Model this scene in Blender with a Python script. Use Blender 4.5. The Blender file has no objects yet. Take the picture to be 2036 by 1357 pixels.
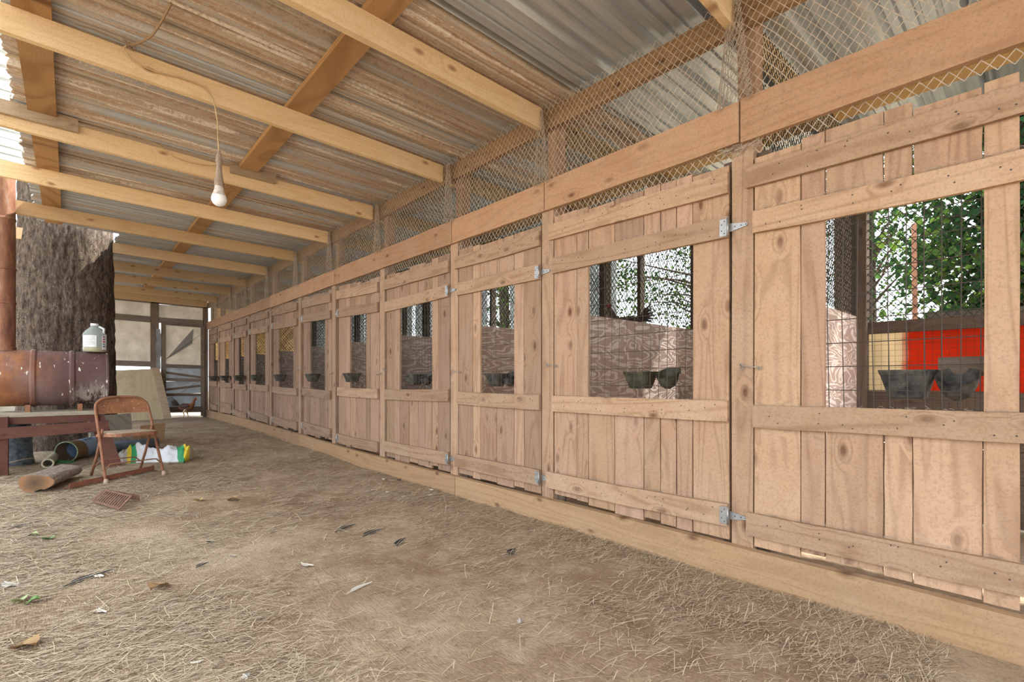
import bpy, math, random
import numpy as np
from mathutils import Vector, noise as mnoise
random.seed(7)
R = random.uniform
scene = bpy.context.scene
COL = scene.collection

# ---------------------------------------------------------------- camera, sky, sun, exposure
TH = math.atan((1018-139)/975.0)
CAM_H = 0.95
WALL_Y = -2.421
camd = bpy.data.cameras.new('camera'); cam = bpy.data.objects.new('camera', camd); COL.objects.link(cam)
cam.location = (0, 0, CAM_H)
cam.rotation_euler = (math.pi/2, 0, -TH - math.pi/2)
camd.sensor_width = 36.0; camd.lens = 36.0*975/2036
camd.shift_y = (757-678.5)/2036.0
camd.clip_start = 0.05; camd.clip_end = 300
scene.camera = cam
w = bpy.data.worlds.new('sky'); scene.world = w; w.use_nodes = True
bgn = w.node_tree.nodes['Background']; bgn.inputs[0].default_value = (0.90, 0.955, 1.0, 1); bgn.inputs[1].default_value = 2.5
sd = bpy.data.lights.new('sun', 'SUN'); sd.energy = 13.0; sd.angle = math.radians(1.2); sd.color = (1, .95, .86)
sun = bpy.data.objects.new('sun', sd); COL.objects.link(sun)
sun.rotation_euler = Vector((0.10, 0.53, -0.83)).to_track_quat('-Z', 'Y').to_euler()
scene.view_settings.view_transform = 'Standard'; scene.view_settings.look = 'None'
scene.view_settings.exposure = 0.48; scene.view_settings.gamma = 1
scene.view_settings.use_curve_mapping = False
scene.cycles.max_bounces = 10; scene.cycles.diffuse_bounces = 6; scene.cycles.transparent_max_bounces = 16
scene.cycles.sample_clamp_indirect = 8

# ---------------------------------------------------------------- object helpers
def tag(o, label=None, cat=None, group=None, kind=None):
    if label: o['label'] = label
    if cat: o['category'] = cat
    if group: o['group'] = group
    if kind: o['kind'] = kind
    return o
def empty(name, loc=(0, 0, 0), **k):
    o = bpy.data.objects.new(name, None); COL.objects.link(o); o.location = loc
    o.empty_display_size = .1
    return tag(o, **k)
def origin_of(p):
    v = Vector((0, 0, 0))
    while p is not None:
        v += p.location; p = p.parent
    return v

class MB:
    def __init__(s): s.v = []; s.f = []
    def add(s, vs, fs):
        n = len(s.v); s.v += [tuple(p) for p in vs]; s.f += [tuple(i+n for i in q) for q in fs]; return s
    def box(s, a, b):
        x0, y0, z0 = a; x1, y1, z1 = b
        return s.add([(x0,y0,z0),(x1,y0,z0),(x1,y1,z0),(x0,y1,z0),(x0,y0,z1),(x1,y0,z1),(x1,y1,z1),(x0,y1,z1)],
              [(0,3,2,1),(4,5,6,7),(0,1,5,4),(1,2,6,5),(2,3,7,6),(3,0,4,7)])
    def plank(s, a, b, wv, tv, n=5, jit=.0015, seed=None):
        """a board from a to b; wv, tv are full width and thickness vectors; edges slightly uneven"""
        a = Vector(a); b = Vector(b); wv = Vector(wv); tv = Vector(tv)
        wu = wv.normalized(); vs = []; fs = []
        for i in range(n+1):
            c = a.lerp(b, i/n); j1 = R(-jit, jit); j2 = R(-jit, jit); jt = R(-jit, jit)*.5
            tu = tv.normalized()*jt
            vs += [c-wv/2-tv/2+wu*j1, c+wv/2-tv/2+wu*j2, c+wv/2+tv/2+wu*j2+tu, c-wv/2+tv/2+wu*j1+tu]
        for i in range(n):
            k = i*4
            for q in range(4):
                fs.append((k+q, k+(q+1) % 4, k+4+(q+1) % 4, k+4+q))
        fs.append((3, 2, 1, 0)); k = n*4; fs.append((k, k+1, k+2, k+3))
        return s.add(vs, fs)
    def tube(s, pts, r, n=8, cap=True):
        pts = [Vector(p) for p in pts]; m = len(pts)
        rs = r if isinstance(r, (list, tuple)) else [r]*m
        vs = []; fs = []; up = None
        for i, p in enumerate(pts):
            d = (pts[min(i+1, m-1)]-pts[max(i-1, 0)]).normalized()
            if up is None:
                up = Vector((0, 0, 1)) if abs(d.z) < .9 else Vector((1, 0, 0))
            u = (up - d*up.dot(d))
            if u.length < 1e-5: u = d.orthogonal()
            u.normalize(); up = u; v = d.cross(u)
            for k in range(n):
                t = 2*math.pi*k/n; vs.append(p + (u*math.cos(t)+v*math.sin(t))*rs[i])
        for i in range(m-1):
            for k in range(n):
                a = i*n+k; b = i*n+(k+1) % n
                fs.append((a, b, b+n, a+n))
        if cap: fs.append(tuple(range(n-1, -1, -1))); fs.append(tuple((m-1)*n+k for k in range(n)))
        return s.add(vs, fs)
    def loft(s, rings, cap0=True, cap1=True):
        n = len(rings[0]); vs = [p for r_ in rings for p in r_]; fs = []
        for i in range(len(rings)-1):
            for k in range(n):
                a = i*n+k; b = i*n+(k+1) % n; fs.append((a, b, b+n, a+n))
        if cap0: fs.append(tuple(range(n-1, -1, -1)))
        if cap1: fs.append(tuple((len(rings)-1)*n+k for k in range(n)))
        return s.add(vs, fs)
    def build(s, name, mat, parent=None, smooth=False, kind=None, label=None, loc=None):
        me = bpy.data.meshes.new(name)
        off = origin_of(parent)
        own = Vector(loc) if loc is not None else (off if parent is not None else Vector((0, 0, 0)))
        me.from_pydata([(p[0]-own.x, p[1]-own.y, p[2]-own.z) for p in s.v], [], s.f)
        me.materials.append(mat)
        if smooth: me.polygons.foreach_set('use_smooth', [True]*len(me.polygons))
        me.update()
        o = bpy.data.objects.new(name, me); COL.objects.link(o)
        o.parent = parent
        o.location = own - off
        if kind: o['kind'] = kind
        if label: o['label'] = label
        return o
def auto_loc(s_):
    a = np.array(s_.v); return Vector((a.min(0)+a.max(0))/2)
def lathe(mb, prof, c, axis='z', n=32, cap=False):
    rings = []
    for r, h in prof:
        ring = []
        for k in range(n):
            t = 2*math.pi*k/n
            if axis == 'z': ring.append((c[0]+r*math.cos(t), c[1]+r*math.sin(t), c[2]+h))
            else: ring.append((c[0]+r*math.cos(t), c[1]+h, c[2]+r*math.sin(t)))
        rings.append(ring)
    mb.loft(rings, cap, cap); return mb

# ---------------------------------------------------------------- materials
class NT:
    def __init__(s, name):
        s.m = bpy.data.materials.new(name); s.m.use_nodes = True; s.t = s.m.node_tree; s.t.nodes.clear()
        s.out = s.n('ShaderNodeOutputMaterial')
    def n(s, ty, **k):
        nd = s.t.nodes.new(ty)
        for a, b in k.items(): setattr(nd, a, b)
        return nd
    def l(s, a, b): s.t.links.new(a, b)
    def set(s, inp, v):
        if hasattr(v, 'is_linked') or hasattr(v, 'links'): s.l(v, inp)
        else: inp.default_value = v
    def math(s, op, a, b=0.0, c=None, clamp=False):
        nd = s.n('ShaderNodeMath', operation=op); nd.use_clamp = clamp
        s.set(nd.inputs[0], a); s.set(nd.inputs[1], b)
        if c is not None: s.set(nd.inputs[2], c)
        return nd.outputs[0]
    def vmath(s, op, a, b):
        nd = s.n('ShaderNodeVectorMath', operation=op); s.set(nd.inputs[0], a); s.set(nd.inputs[1], b); return nd.outputs[0]
    def noise(s, vec, scale, detail=3, rough=.55, dist=0):
        nd = s.n('ShaderNodeTexNoise'); s.l(vec, nd.inputs['Vector'])
        nd.inputs['Scale'].default_value = scale; nd.inputs['Detail'].default_value = detail
        nd.inputs['Roughness'].default_value = rough; nd.inputs['Distortion'].default_value = dist
        return nd.outputs['Fac']
    def ramp(s, fac, stops):
        nd = s.n('ShaderNodeValToRGB'); s.l(fac, nd.inputs[0]); cr = nd.color_ramp
        while len(cr.elements) < len(stops): cr.elements.new(.5)
        for e, (p, c) in zip(cr.elements, stops):
            e.position = p; e.color = (c[0], c[1], c[2], 1) if isinstance(c, tuple) else (c, c, c, 1)
        return nd.outputs[0]
    def mix(s, fac, a, b, mode='MIX'):
        nd = s.n('ShaderNodeMix', data_type='RGBA', blend_type=mode)
        s.set(nd.inputs[0], fac)
        for i, v in ((6, a), (7, b)):
            if isinstance(v, tuple): nd.inputs[i].default_value = (v[0], v[1], v[2], 1)
            else: s.l(v, nd.inputs[i])
        return nd.outputs[2]
    def coord(s, kind='Object', scale=(1, 1, 1), rnd=True):
        tc = s.n('ShaderNodeTexCoord').outputs[kind]
        if rnd:
            oi = s.n('ShaderNodeObjectInfo').outputs['Random']
            cb = s.n('ShaderNodeCombineXYZ')
            for i, k in enumerate((37., 91., 53.)): s.l(s.math('MULTIPLY', oi, k), cb.inputs[i])
            tc = s.vmath('ADD', tc, cb.outputs[0])
        return s.vmath('MULTIPLY', tc, scale)
    def bump(s, h, strength=.3, dist=.01):
        nd = s.n('ShaderNodeBump'); nd.inputs['Strength'].default_value = strength; nd.inputs['Distance'].default_value = dist
        s.l(h, nd.inputs['Height']); return nd.outputs[0]
    def bsdf(s, col, rough=.85, metal=0, nrm=None, spec=.3, **k):
        b = s.n('ShaderNodeBsdfPrincipled')
        s.set(b.inputs['Base Color'], (col[0], col[1], col[2], 1) if isinstance(col, tuple) else col)
        s.set(b.inputs['Roughness'], rough); s.set(b.inputs['Metallic'], metal)
        b.inputs['Specular IOR Level'].default_value = spec
        if nrm is not None: s.l(nrm, b.inputs['Normal'])
        for a, v in k.items(): b.inputs[a.replace('_', ' ')].default_value = v
        return b.outputs[0]
    def done(s, sh): s.l(sh, s.out.inputs[0]); return s.m

def wood(name, base, dark, axis='z', knots=1.0, dust=.5, dustcol=(.55, .40, .28), contrast=.45, rough=.88, bump=.5, cs=26):
    t = NT(name)
    def sc(al, ac):
        return {'x': (al, ac, ac), 'y': (ac, al, ac), 'z': (ac, ac, al)}[axis]
    base_c = t.coord()
    c1 = t.vmath('MULTIPLY', base_c, {'x': (.55, 1.2, 6.5), 'y': (1.2, .55, 6.5), 'z': (6.5, 1.2, .55)}[axis])
    field = t.noise(c1, 1.0, 2, .45, .35)
    vo = t.n('ShaderNodeTexVoronoi'); vo.feature = 'F1'
    vo.voronoi_dimensions = '2D'; sxyz = t.n('ShaderNodeSeparateXYZ'); t.l(base_c, sxyz.inputs[0]); kc = t.n('ShaderNodeCombineXYZ')
    ac_, al_ = {'x': (2, 0), 'y': (2, 1), 'z': (0, 2)}[axis]
    t.l(t.math('MULTIPLY', sxyz.outputs[ac_], 8.5), kc.inputs[0]); t.l(t.math('MULTIPLY', sxyz.outputs[al_], 4.2), kc.inputs[1])
    t.l(kc.outputs[0], vo.inputs['Vector']); vo.inputs['Scale'].default_value = 1
    vd = vo.outputs['Distance']
    # only some cells hold a knot
    sel = t.n('ShaderNodeSeparateColor'); t.l(vo.outputs['Color'], sel.inputs[0])
    on = t.math('GREATER_THAN', sel.outputs[0], .76)
    k_near = t.math('MULTIPLY', t.math('SUBTRACT', 1.0, t.math('MULTIPLY', vd, 2.6), clamp=True), on)
    fld = t.math('ADD', field, t.math('MULTIPLY', k_near, .22*knots))
    cont = t.math('SINE', t.math('MULTIPLY', fld, float(cs)*2.2))
    cont = t.math('MULTIPLY_ADD', cont, .5, .5)
    cont = t.math('POWER', cont, 3.5)
    fib = t.noise(t.vmath('MULTIPLY', base_c, sc(5, 210)), 1.0, 3, .6)
    col = t.mix(t.math('MULTIPLY', cont, contrast), base, dark)
    col = t.mix(t.math('MULTIPLY', fib, .35), col, dark)
    kn = t.math('SUBTRACT', 1.0, t.math('MULTIPLY', vd, 5.5), clamp=True)
    kn = t.math('MULTIPLY', t.math('MULTIPLY', kn, on), 1.5*knots, clamp=True)
    col = t.mix(kn, col, (dark[0]*.55, dark[1]*.45, dark[2]*.4))
    d1 = t.ramp(t.noise(base_c, 3.2, 5, .7), [(.38, 0.), (.68, 1.)])
    col = t.mix(t.math('MULTIPLY', d1, dust), col, dustcol)
    fz = t.noise(base_c, 95, 4, .75)
    col = t.mix(t.math('MULTIPLY', t.ramp(fz, [(.38, 1.), (.5, 0.)]), .32), col, (dark[0]*.8, dark[1]*.8, dark[2]*.8))
    oi = t.n('ShaderNodeObjectInfo')
    vv = t.math('MULTIPLY_ADD', oi.outputs['Random'], .26, .87)
    hs = t.n('ShaderNodeHueSaturation'); t.l(col, hs.inputs['Color']); t.l(vv, hs.inputs['Value'])
    col = t.mix(1.0, hs.outputs[0], oi.outputs['Color'], 'MULTIPLY')
    h = t.math('ADD', t.math('MULTIPLY', fib, .5), t.math('ADD', t.math('MULTIPLY', cont, .25), t.math('MULTIPLY', fz, .9)))
    return t.done(t.bsdf(col, rough, nrm=t.bump(h, bump, .004), spec=.2))

CB, CD = (.50, .33, .212), (.28, .165, .105)
cedar_z = wood('cedar_vertical', CB, CD, 'z', dustcol=(.52, .37, .262), contrast=.6, dust=.6, bump=.8)
cedar_x = wood('cedar_horizontal', (.50, .335, .215), (.28, .16, .09), 'x', dustcol=(.53, .378, .265), contrast=.6, dust=.6, bump=.8)
beam_x = wood('dusty_cedar_beam', (.52, .31, .18), (.33, .18, .10), 'x', dustcol=(.54, .35, .225), dust=.75, knots=.9, contrast=.45, bump=1.0)
kick_x = wood('pine_kickboard', (.46, .30, .17), (.27, .165, .085), 'x', knots=.9, dust=.45, dustcol=(.43, .30, .20), contrast=.4)
pine_y = wood('yellow_pine', (.80, .60, .36), (.58, .37, .17), 'y', knots=.9, dust=.3, dustcol=(.74, .57, .39), contrast=.32, bump=.25)
pine_x = wood('yellow_pine_lengthwise', (.60, .40, .18), (.42, .25, .09), 'x', knots=.6, dust=.2, contrast=.3)
brown_x = wood('brown_timber_lengthwise', (.46, .27, .12), (.20, .10, .04), 'x', knots=1, dust=.35, dustcol=(.36, .24, .14), contrast=.5)
grey_y = wood('weathered_block', (.42, .32, .22), (.24, .17, .11), 'y', knots=.4, dust=.5, dustcol=(.46, .36, .26))
dark_z = wood('dark_old_timber', (.20, .15, .115), (.09, .065, .05), 'z', knots=.5, dust=.3, dustcol=(.22, .17, .13))
dark_x = wood('dark_old_timber_cross', (.19, .14, .11), (.09, .065, .05), 'x', knots=.5, dust=.3, dustcol=(.22, .17, .13))
dark_y = wood('dark_old_timber_across', (.21, .165, .135), (.11, .085, .07), 'y', knots=.5, dust=.3, dustcol=(.25, .2, .16))
red_y = wood('red_stained_timber', (.13, .055, .042), (.08, .034, .026), 'y', knots=.5, dust=.3, dustcol=(.16, .09, .07))
red_z = wood('red_stained_leg', (.13, .055, .042), (.08, .034, .026), 'z', knots=.3, dust=.3, dustcol=(.16, .09, .07))
greyboard = wood('grey_weathered_board', (.30, .27, .23), (.15, .13, .11), 'z', knots=.3, dust=.3, dustcol=(.34, .31, .27), contrast=.6)
plank_grey_y = wood('grey_table_board', (.42, .37, .29), (.25, .21, .15), 'y', knots=.3, dust=.4, dustcol=(.46, .42, .34))

def siding():
    t = NT('plywood_siding')
    c = t.coord(); f = t.noise(t.vmath('MULTIPLY', c, (3, 1.9, 7.5)), 1.0, 2.2, .5, .5)
    cont = t.math('MULTIPLY_ADD', t.math('SINE', t.math('MULTIPLY', f, 75.)), .5, .5)
    cont = t.ramp(cont, [(.55, 0.), (.85, 1.)])
    big = t.noise(c, 2.5, 3)
    col = t.mix(cont, (.46, .33, .28), (.90, .80, .74))
    col = t.mix(t.math('MULTIPLY', big, .5), col, (.62, .48, .41))
    return t.done(t.bsdf(col, .8, nrm=t.bump(cont, .3, .004)))
siding_m = siding()
def plyplain():
    t = NT('plain_plywood'); c = t.coord()
    f = t.noise(t.vmath('MULTIPLY', c, (4, 22, 1.4)), 1.0, 4, .6)
    b = t.noise(c, 3., 4, .6)
    col = t.mix(f, (.36, .29, .19), (.48, .40, .27)); col = t.mix(t.ramp(b, [(.5, 0.), (.75, .7)]), col, (.24, .18, .11))
    return t.done(t.bsdf(col, .8))
ply_m = plyplain()
def roofmat():
    t = NT('galvanised_rusty_sheet'); oi = t.n('ShaderNodeObjectInfo')
    sep = t.n('ShaderNodeSeparateColor'); t.l(oi.outputs['Color'], sep.inputs[0])
    amt = sep.outputs[0]
    c = t.coord('Object')
    s1 = t.noise(t.vmath('MULTIPLY', c, (5.5, .22, 1)), 1.0, 4, .6, .15)
    s2 = t.noise(t.vmath('MULTIPLY', c, (24, 1.1, 1)), 1.0, 5, .75)
    sp = t.noise(c, 38, 5, .85)
    f = t.math('ADD', t.math('MULTIPLY', s1, .60), t.math('ADD', t.math('MULTIPLY', s2, .28), t.math('MULTIPLY', sp, .12)))
    g = t.math('ADD', f, t.math('MULTIPLY_ADD', amt, .26, -.20))
    rust = t.ramp(g, [(.42, 0.), (.50, 1.)])
    zinc = t.mix(t.ramp(s2, [(.35, 0.), (.65, 1.)]), (.40, .44, .49), (.58, .625, .67))
    bands = t.noise(t.vmath('MULTIPLY', c, (8.5, .16, 1)), 1., 3, .7)
    b2 = t.math('ADD', t.math('MULTIPLY', bands, .62), t.math('ADD', t.math('MULTIPLY', s2, .22), t.math('MULTIPLY', sp, .16)))
    rcol = t.ramp(b2, [(.38, (.20, .16, .125)), (.44, (.36, .29, .22)), (.48, (.54, .46, .37)), (.505, (.40, .26, .17)), (.53, (.50, .40, .31)), (.56, (.80, .75, .68)), (.59, (.40, .33, .26)), (.63, (.60, .50, .40))])
    col = t.mix(rust, zinc, rcol)
    met = t.math('MULTIPLY_ADD', rust, -.45, .55)
    ro = t.math('MULTIPLY_ADD', amt, .45, .28)
    return t.done(t.bsdf(col, ro, met, spec=.5, nrm=t.bump(sp, .06, .003)))
roof_m = roofmat()
def simple(name, col, rough=.7, metal=0, var=.0, scale=8, col2=None, bump=0, **k):
    t = NT(name)
    if col2 is not None or bump:
        c = t.coord(); nz = t.noise(c, scale, 5, .65)
        cc = t.mix(t.ramp(nz, [(.35, 0.), (.65, 1.)]), col, col2 or col)
        return t.done(t.bsdf(cc, rough, metal, nrm=t.bump(nz, bump, .01) if bump else None, **k))
    return t.done(t.bsdf(col, rough, metal, **k))
def translucent(name, col, frac=.5, col2=None, scale=4, rough=.9):
    t = NT(name); c = t.coord(); nz = t.noise(c, scale, 4, .6)
    cc = t.mix(t.ramp(nz, [(.35, 0.), (.65, 1.)]), col, col2 or col)
    d = t.n('ShaderNodeBsdfDiffuse'); t.l(cc, d.inputs[0]); tr = t.n('ShaderNodeBsdfTranslucent'); t.l(cc, tr.inputs[0])
    m = t.n('ShaderNodeMixShader'); m.inputs[0].default_value = frac; t.l(d.outputs[0], m.inputs[1]); t.l(tr.outputs[0], m.inputs[2])
    return t.done(m.outputs[0])
zinc_m = simple('zinc_hinge', (.42, .43, .44), .45, .7, col2=(.33, .33, .33), scale=30)
wire_m = simple('galvanised_wire', (.085, .07, .06), .6, .2)
netdark_m = simple('dark_netting', (.055, .055, .05), .8)
twine_m = simple('dusty_twine_netting', (.50, .41, .32), .9, col2=(.31, .25, .20), scale=25)
nail_m = simple('nail_head', (.07, .055, .05), .6)
rubber_m = simple('black_plastic', (.018, .019, .022), .6, col2=(.10, .09, .075), scale=22, bump=.2)
mossy_m = simple('mossy_black_plastic', (.02, .025, .014), .6, col2=(.085, .075, .045), scale=18, bump=.3)
rustm = simple('rusty_iron', (.36, .17, .095), .85, .1, col2=(.22, .10, .06), scale=9, bump=.2)
rustchair = simple('rusted_chair_steel', (.33, .155, .09), .75, .2, col2=(.21, .10, .06), scale=16, bump=.15)
tearfilm = translucent('hazy_plastic_film', (.45, .48, .5), .5, (.34, .35, .36), 6)
panel_m = translucent('translucent_grey_panel', (.66, .62, .56), .5, (.54, .50, .44), 5)
whiteroof_m = translucent('white_fibreglass_sheet', (.80, .83, .84), .6)
cream_m = simple('white_enamel', (.8, .8, .78), .3)

# ground
def groundmat():
    t = NT('dirt_and_straw')
    geo = t.n('ShaderNodeNewGeometry').outputs['Position']
    n1 = t.noise(geo, .9, 6, .65, .2); n2 = t.noise(geo, 5, 6, .7); n3 = t.noise(geo, 60, 4, .7)
    dirt = t.ramp(n1, [(.32, (.25, .165, .105)), (.46, (.34, .235, .155)), (.57, (.45, .335, .23)), (.68, (.60, .48, .355))])
    dirt = t.mix(t.math('MULTIPLY', t.ramp(n2, [(.48, 0.), (.62, 1.)]), .6), dirt, (.54, .42, .31))
    n4 = t.noise(geo, 17, 6, .8); dirt = t.mix(t.math('MULTIPLY', t.ramp(n4, [(.36, 1.), (.47, 0.)]), .4), dirt, (.20, .13, .085))
    # fine chaff in three directions
    tot = None
    for i, a in enumerate((1.0, 1.45, 1.9)):
        mp = t.n('ShaderNodeMapping'); t.l(geo, mp.inputs[0]); mp.inputs['Rotation'].default_value = (0, 0, a); mp.inputs['Scale'].default_value = (14, 160, 1)
        s_ = t.ramp(t.noise(mp.outputs[0], 1., 3, .6, .4), [(.53, 0.), (.61, 1.)])
        tot = s_ if tot is None else t.math('MAXIMUM', tot, s_)
    sx = t.n('ShaderNodeSeparateXYZ'); t.l(geo, sx.inputs[0])
    left = t.math('MULTIPLY_ADD', sx.outputs[1], .38, .62, clamp=True)
    near_wall = t.math('MULTIPLY', t.math('SUBTRACT', -1.5, sx.outputs[1]), .9, clamp=True)
    dens = t.math('ADD', t.math('MAXIMUM', left, near_wall), t.math('MULTIPLY_ADD', n2, .9, -.5), clamp=True)
    col = t.mix(t.math('MULTIPLY', tot, t.math('MULTIPLY', dens, .9)), dirt, (.56, .455, .32))
    col = t.mix(t.math('MULTIPLY', t.ramp(n3, [(.33, 1.), (.45, 0.)]), .45), col, (.15, .10, .07))
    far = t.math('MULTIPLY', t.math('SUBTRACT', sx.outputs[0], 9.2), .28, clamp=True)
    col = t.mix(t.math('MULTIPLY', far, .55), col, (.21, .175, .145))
    out = t.math('MAXIMUM', t.math('MULTIPLY', t.math('SUBTRACT', -4.7, sx.outputs[1]), 1.5, clamp=True), t.math('MULTIPLY', t.math('SUBTRACT', sx.outputs[1], 3.0), .6, clamp=True))
    col = t.mix(t.math('MULTIPLY', out, .6), col, (.46, .40, .29))  # outside ground made pale to bounce warm light up under the roof
    h = t.math('ADD', t.math('ADD', n2, t.math('MULTIPLY', n4, .8)), t.math('ADD', t.math('MULTIPLY', n3, .45), t.math('MULTIPLY', tot, .2)))
    return t.done(t.bsdf(col, .95, nrm=t.bump(h, .7, .02), spec=.1))
ground_m = groundmat()

# ---------------------------------------------------------------- terrain
def sstep(a, b, x):
    t = min(1, max(0, (x-a)/(b-a))); return t*t*(3-2*t)
def rise(x): return .105*sstep(3.8, 11, x)
def gz(x, y):
    z = rise(x)
    z += .022*mnoise.noise(Vector((x*.9, y*.9, 3))) + .010*mnoise.noise(Vector((x*3.1, y*3.1, 7))) + .004*mnoise.noise(Vector((x*11, y*11, 1)))
    if y < -2.15: z -= .012*min(1, (-2.15-y)/.3)
    return z
def grid_axis(lo, hi, core0, core1, fine, coarse):
    xs = []; x = lo
    while x < hi:
        xs.append(x); d = 0 if core0 <= x <= core1 else min(abs(x-core0), abs(x-core1))
        x += fine + min(coarse, d*.25)
    xs.append(hi); return xs
gx = grid_axis(-12, 45, .3, 5.5, .035, 2.5); gy = grid_axis(-40, 25, -2.5, .6, .035, 2.5)
mb = MB(); nx = len(gx); ny = len(gy)
mb.v = [(x, y, gz(x, y)) for x in gx for y in gy]
mb.f = [(i*ny+j, (i+1)*ny+j, (i+1)*ny+j+1, i*ny+j+1) for i in range(nx-1) for j in range(ny-1)]
floor = mb.build('floor', ground_m, smooth=True, kind='structure')

# ---------------------------------------------------------------- ceiling: rafters, purlins, roof sheets
def zr(y): return 2.84 + .016*y          # rafter top
ceiling = empty('ceiling', (6, -2, 2.9), kind='structure')
RX = [-2.6, -1.35, -.12, 1.06, 2.36, 3.55, 4.87, 6.08, 7.33, 8.62, 9.9, 11.05, 12.3, 13.3]
for i, x in enumerate(RX):
    dark = x > 7.0 and i % 2 == 0
    for (y0, y1) in ((.95 + R(-.2, .3), -2.385), (-2.48, -4.75)):
        if x < 8.5 < x+.3 and y0 > 0: pass
        m = MB().plank((x, y0, zr(y0)-.07), (x, y1, zr(y1)-.07), (.04, 0, 0), (0, 0, .14), n=6, jit=.0012)
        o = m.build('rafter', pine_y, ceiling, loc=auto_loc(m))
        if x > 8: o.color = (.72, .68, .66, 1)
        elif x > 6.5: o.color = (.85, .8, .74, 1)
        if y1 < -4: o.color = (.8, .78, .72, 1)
for (yc, wd, m_) in ((.145, .15, brown_x), (-1.18, .15, brown_x), (-3.95, .14, pine_x)):
    for (a, b) in ((-3.2, .9), (.9, 5.0), (5.0, 9.2) if yc > 0 else (5.0, 9.4), (9.4, 13.4)):
        if yc > 0 and a > 4: b = min(b, 13.4)
        if yc > 0 and a == 5.0: b = 8.1
        m = MB().plank((a, yc, zr(yc)+.02), (b-.004, yc, zr(yc)+.02), (0, wd, 0), (0, 0, .038), n=6)
        m.build('purlin', m_, ceiling, loc=auto_loc(m))
hdr = []
def sheet(x0, x1, y0, y1, zoff=0, rust=.5, mat=None, name='roof_sheet', pitch=.305, zf=None, jag=0, ny_=5):
    prof = []
    x = x0
    k = 0
    while x < x1-.01:
        for dx, dz in ((0, 0), (.026, .042), (.066, .042), (.092, 0), (.150, 0), (.156, .013), (.174, .013), (.180, 0), (.225, 0), (.231, .013), (.249, .013), (.255, 0)):
            if x+dx <= x1: prof.append((x+dx, dz))
        x += pitch
    prof.append((x1, 0))
    zf = zf or (lambda y: zr(y)+.040)
    vs = []; fs = []; n = len(prof)
    for j in range(ny_+1):
        y = y0+(y1-y0)*j/ny_
        for (px, pz) in prof:
            yy = y + (R(-jag, jag) if j in (0, ny_) and jag else 0)
            vs.append((px, yy, zf(yy)+pz+zoff))
    nv = len(vs)
    for (px, py, pz) in list(vs): vs.append((px, py, pz+.0015))
    for j in range(ny_):
        for i in range(n-1):
            a = j*n+i; fs.append((a, a+1, a+n+1, a+n)); fs.append((nv+a, nv+a+n, nv+a+n+1, nv+a+1))
    for j in (0, ny_):
        for i in range(n-1):
            a = j*n+i; fs.append((a, a+1, nv+a+1, nv+a) if j else (a+1, a, nv+a, nv+a+1))
    m = MB().add(vs, fs); o = m.build(name, mat or roof_m, ceiling, loc=((x0+x1)/2, (y0+y1)/2, 2.9))
    o.color = (rust, 0, 0, 1); return o
edges = [-3.43+.915*k for k in range(19)]
for k, a in enumerate(edges):
    b = a+.915+.045
    if a < 1.6: ru = .10
    elif a < 5.9: ru = R(.66, .9)
    elif a < 7.0: ru = .40
    else: ru = R(.0, .25)
    ru2 = .1 if not (1.6 < a < 3.5) else .55
    if a > 13: b = 13.75
    if a > 13.6: continue
    zo = .0035*(k % 2)
    yl = .285+R(-.02, .02)
    if 8.3 < a < 9.2: yl = -.46
    if 7.4 < a < 7.7:
        sheet(a, 8.22, yl, -2.9, zo, ru, jag=.015, pitch=.305); sheet(8.215, b, -.47, -2.9, zo+.001, ru, jag=.02)
    else: sheet(a, b, yl, -2.9, zo, ru, jag=.015)
    sheet(a, b, -2.78, -4.85, zo+.006, ru2 if a < 5 else .35)
# pale fibreglass lean-to sheets beyond the left roof edge
for k, a in enumerate((2.0, 3.0, 4.0, 5.0, 6.0, 9.6, 10.6, 11.6)):
    sheet(a, a+1.03, .16, 1.15, .004*(k % 2), 0, whiteroof_m, 'fibreglass_sheet', .2, lambda y: 3.0+.05*y)
# short packing blocks nailed to rafters
for (x, y0, y1, z) in ((4.83, .42, -.045, 2.825), (4.83, -1.04, -1.41, 2.815)):
    m = MB().plank((x, y0, z), (x, y1, z), (.038, 0, 0), (0, 0, .095), n=3)
    m.build('block', grey_y, ceiling, loc=auto_loc(m))

# ---------------------------------------------------------------- right wall: posts, beam, kickboards, header
FY = WALL_Y
wall = empty('wall_right', (6, FY, 0), kind='structure')
POSTS = [(-.30, -.19), (.968, 1.069), (2.27, 2.375), (3.361, 3.47), (4.621, 4.764), (5.831, 6.031), (7.04, 7.243), (8.40, 8.608), (9.72, 9.94), (10.87, 11.066), (12.18, 12.373), (13.17, 13.36)]
for i, (a, b) in enumerate(POSTS):
    wd = min(b-a, .11); c = (a+b)/2 if b-a < .12 else b-.055
    m = MB().plank((c, FY-.022, rise(c)-.05), (c, FY-.022, 2.14), (wd, 0, 0), (0, .044, 0), n=6)
    MBs = MB().plank(((a+b)/2, FY-.058, rise(c)+.0), ((a+b)/2, FY-.058, 2.05), (max(.13, b-a+.12), 0, 0), (0, .018, 0), n=3); q_ = MBs.build('gap_light_stop', dark_z, wall, loc=auto_loc(MBs))  # added dark board, blocks sky showing through the gaps beside the post
    o = m.build('post_face', cedar_z, wall, loc=auto_loc(m))
    g_ = min(1, max(0, c-1)/9); o.color = (1-.34*g_, 1-.33*g_, 1-.27*g_, 1)  # far posts darker: weathering, with light falloff painted into the tint
    m = MB().plank((c, FY-.09, rise(c)-.05), (c, FY-.09, 2.80), (.085, 0, 0), (0, .085, 0), n=5)
    o = m.build('post', cedar_z, wall, loc=auto_loc(m)); o.color = (.80, .74, .70, 1)
bj = [-.8, 1.02, 2.33, 3.42, 5.9, 8.5, 10.95, 13.45]
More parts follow.
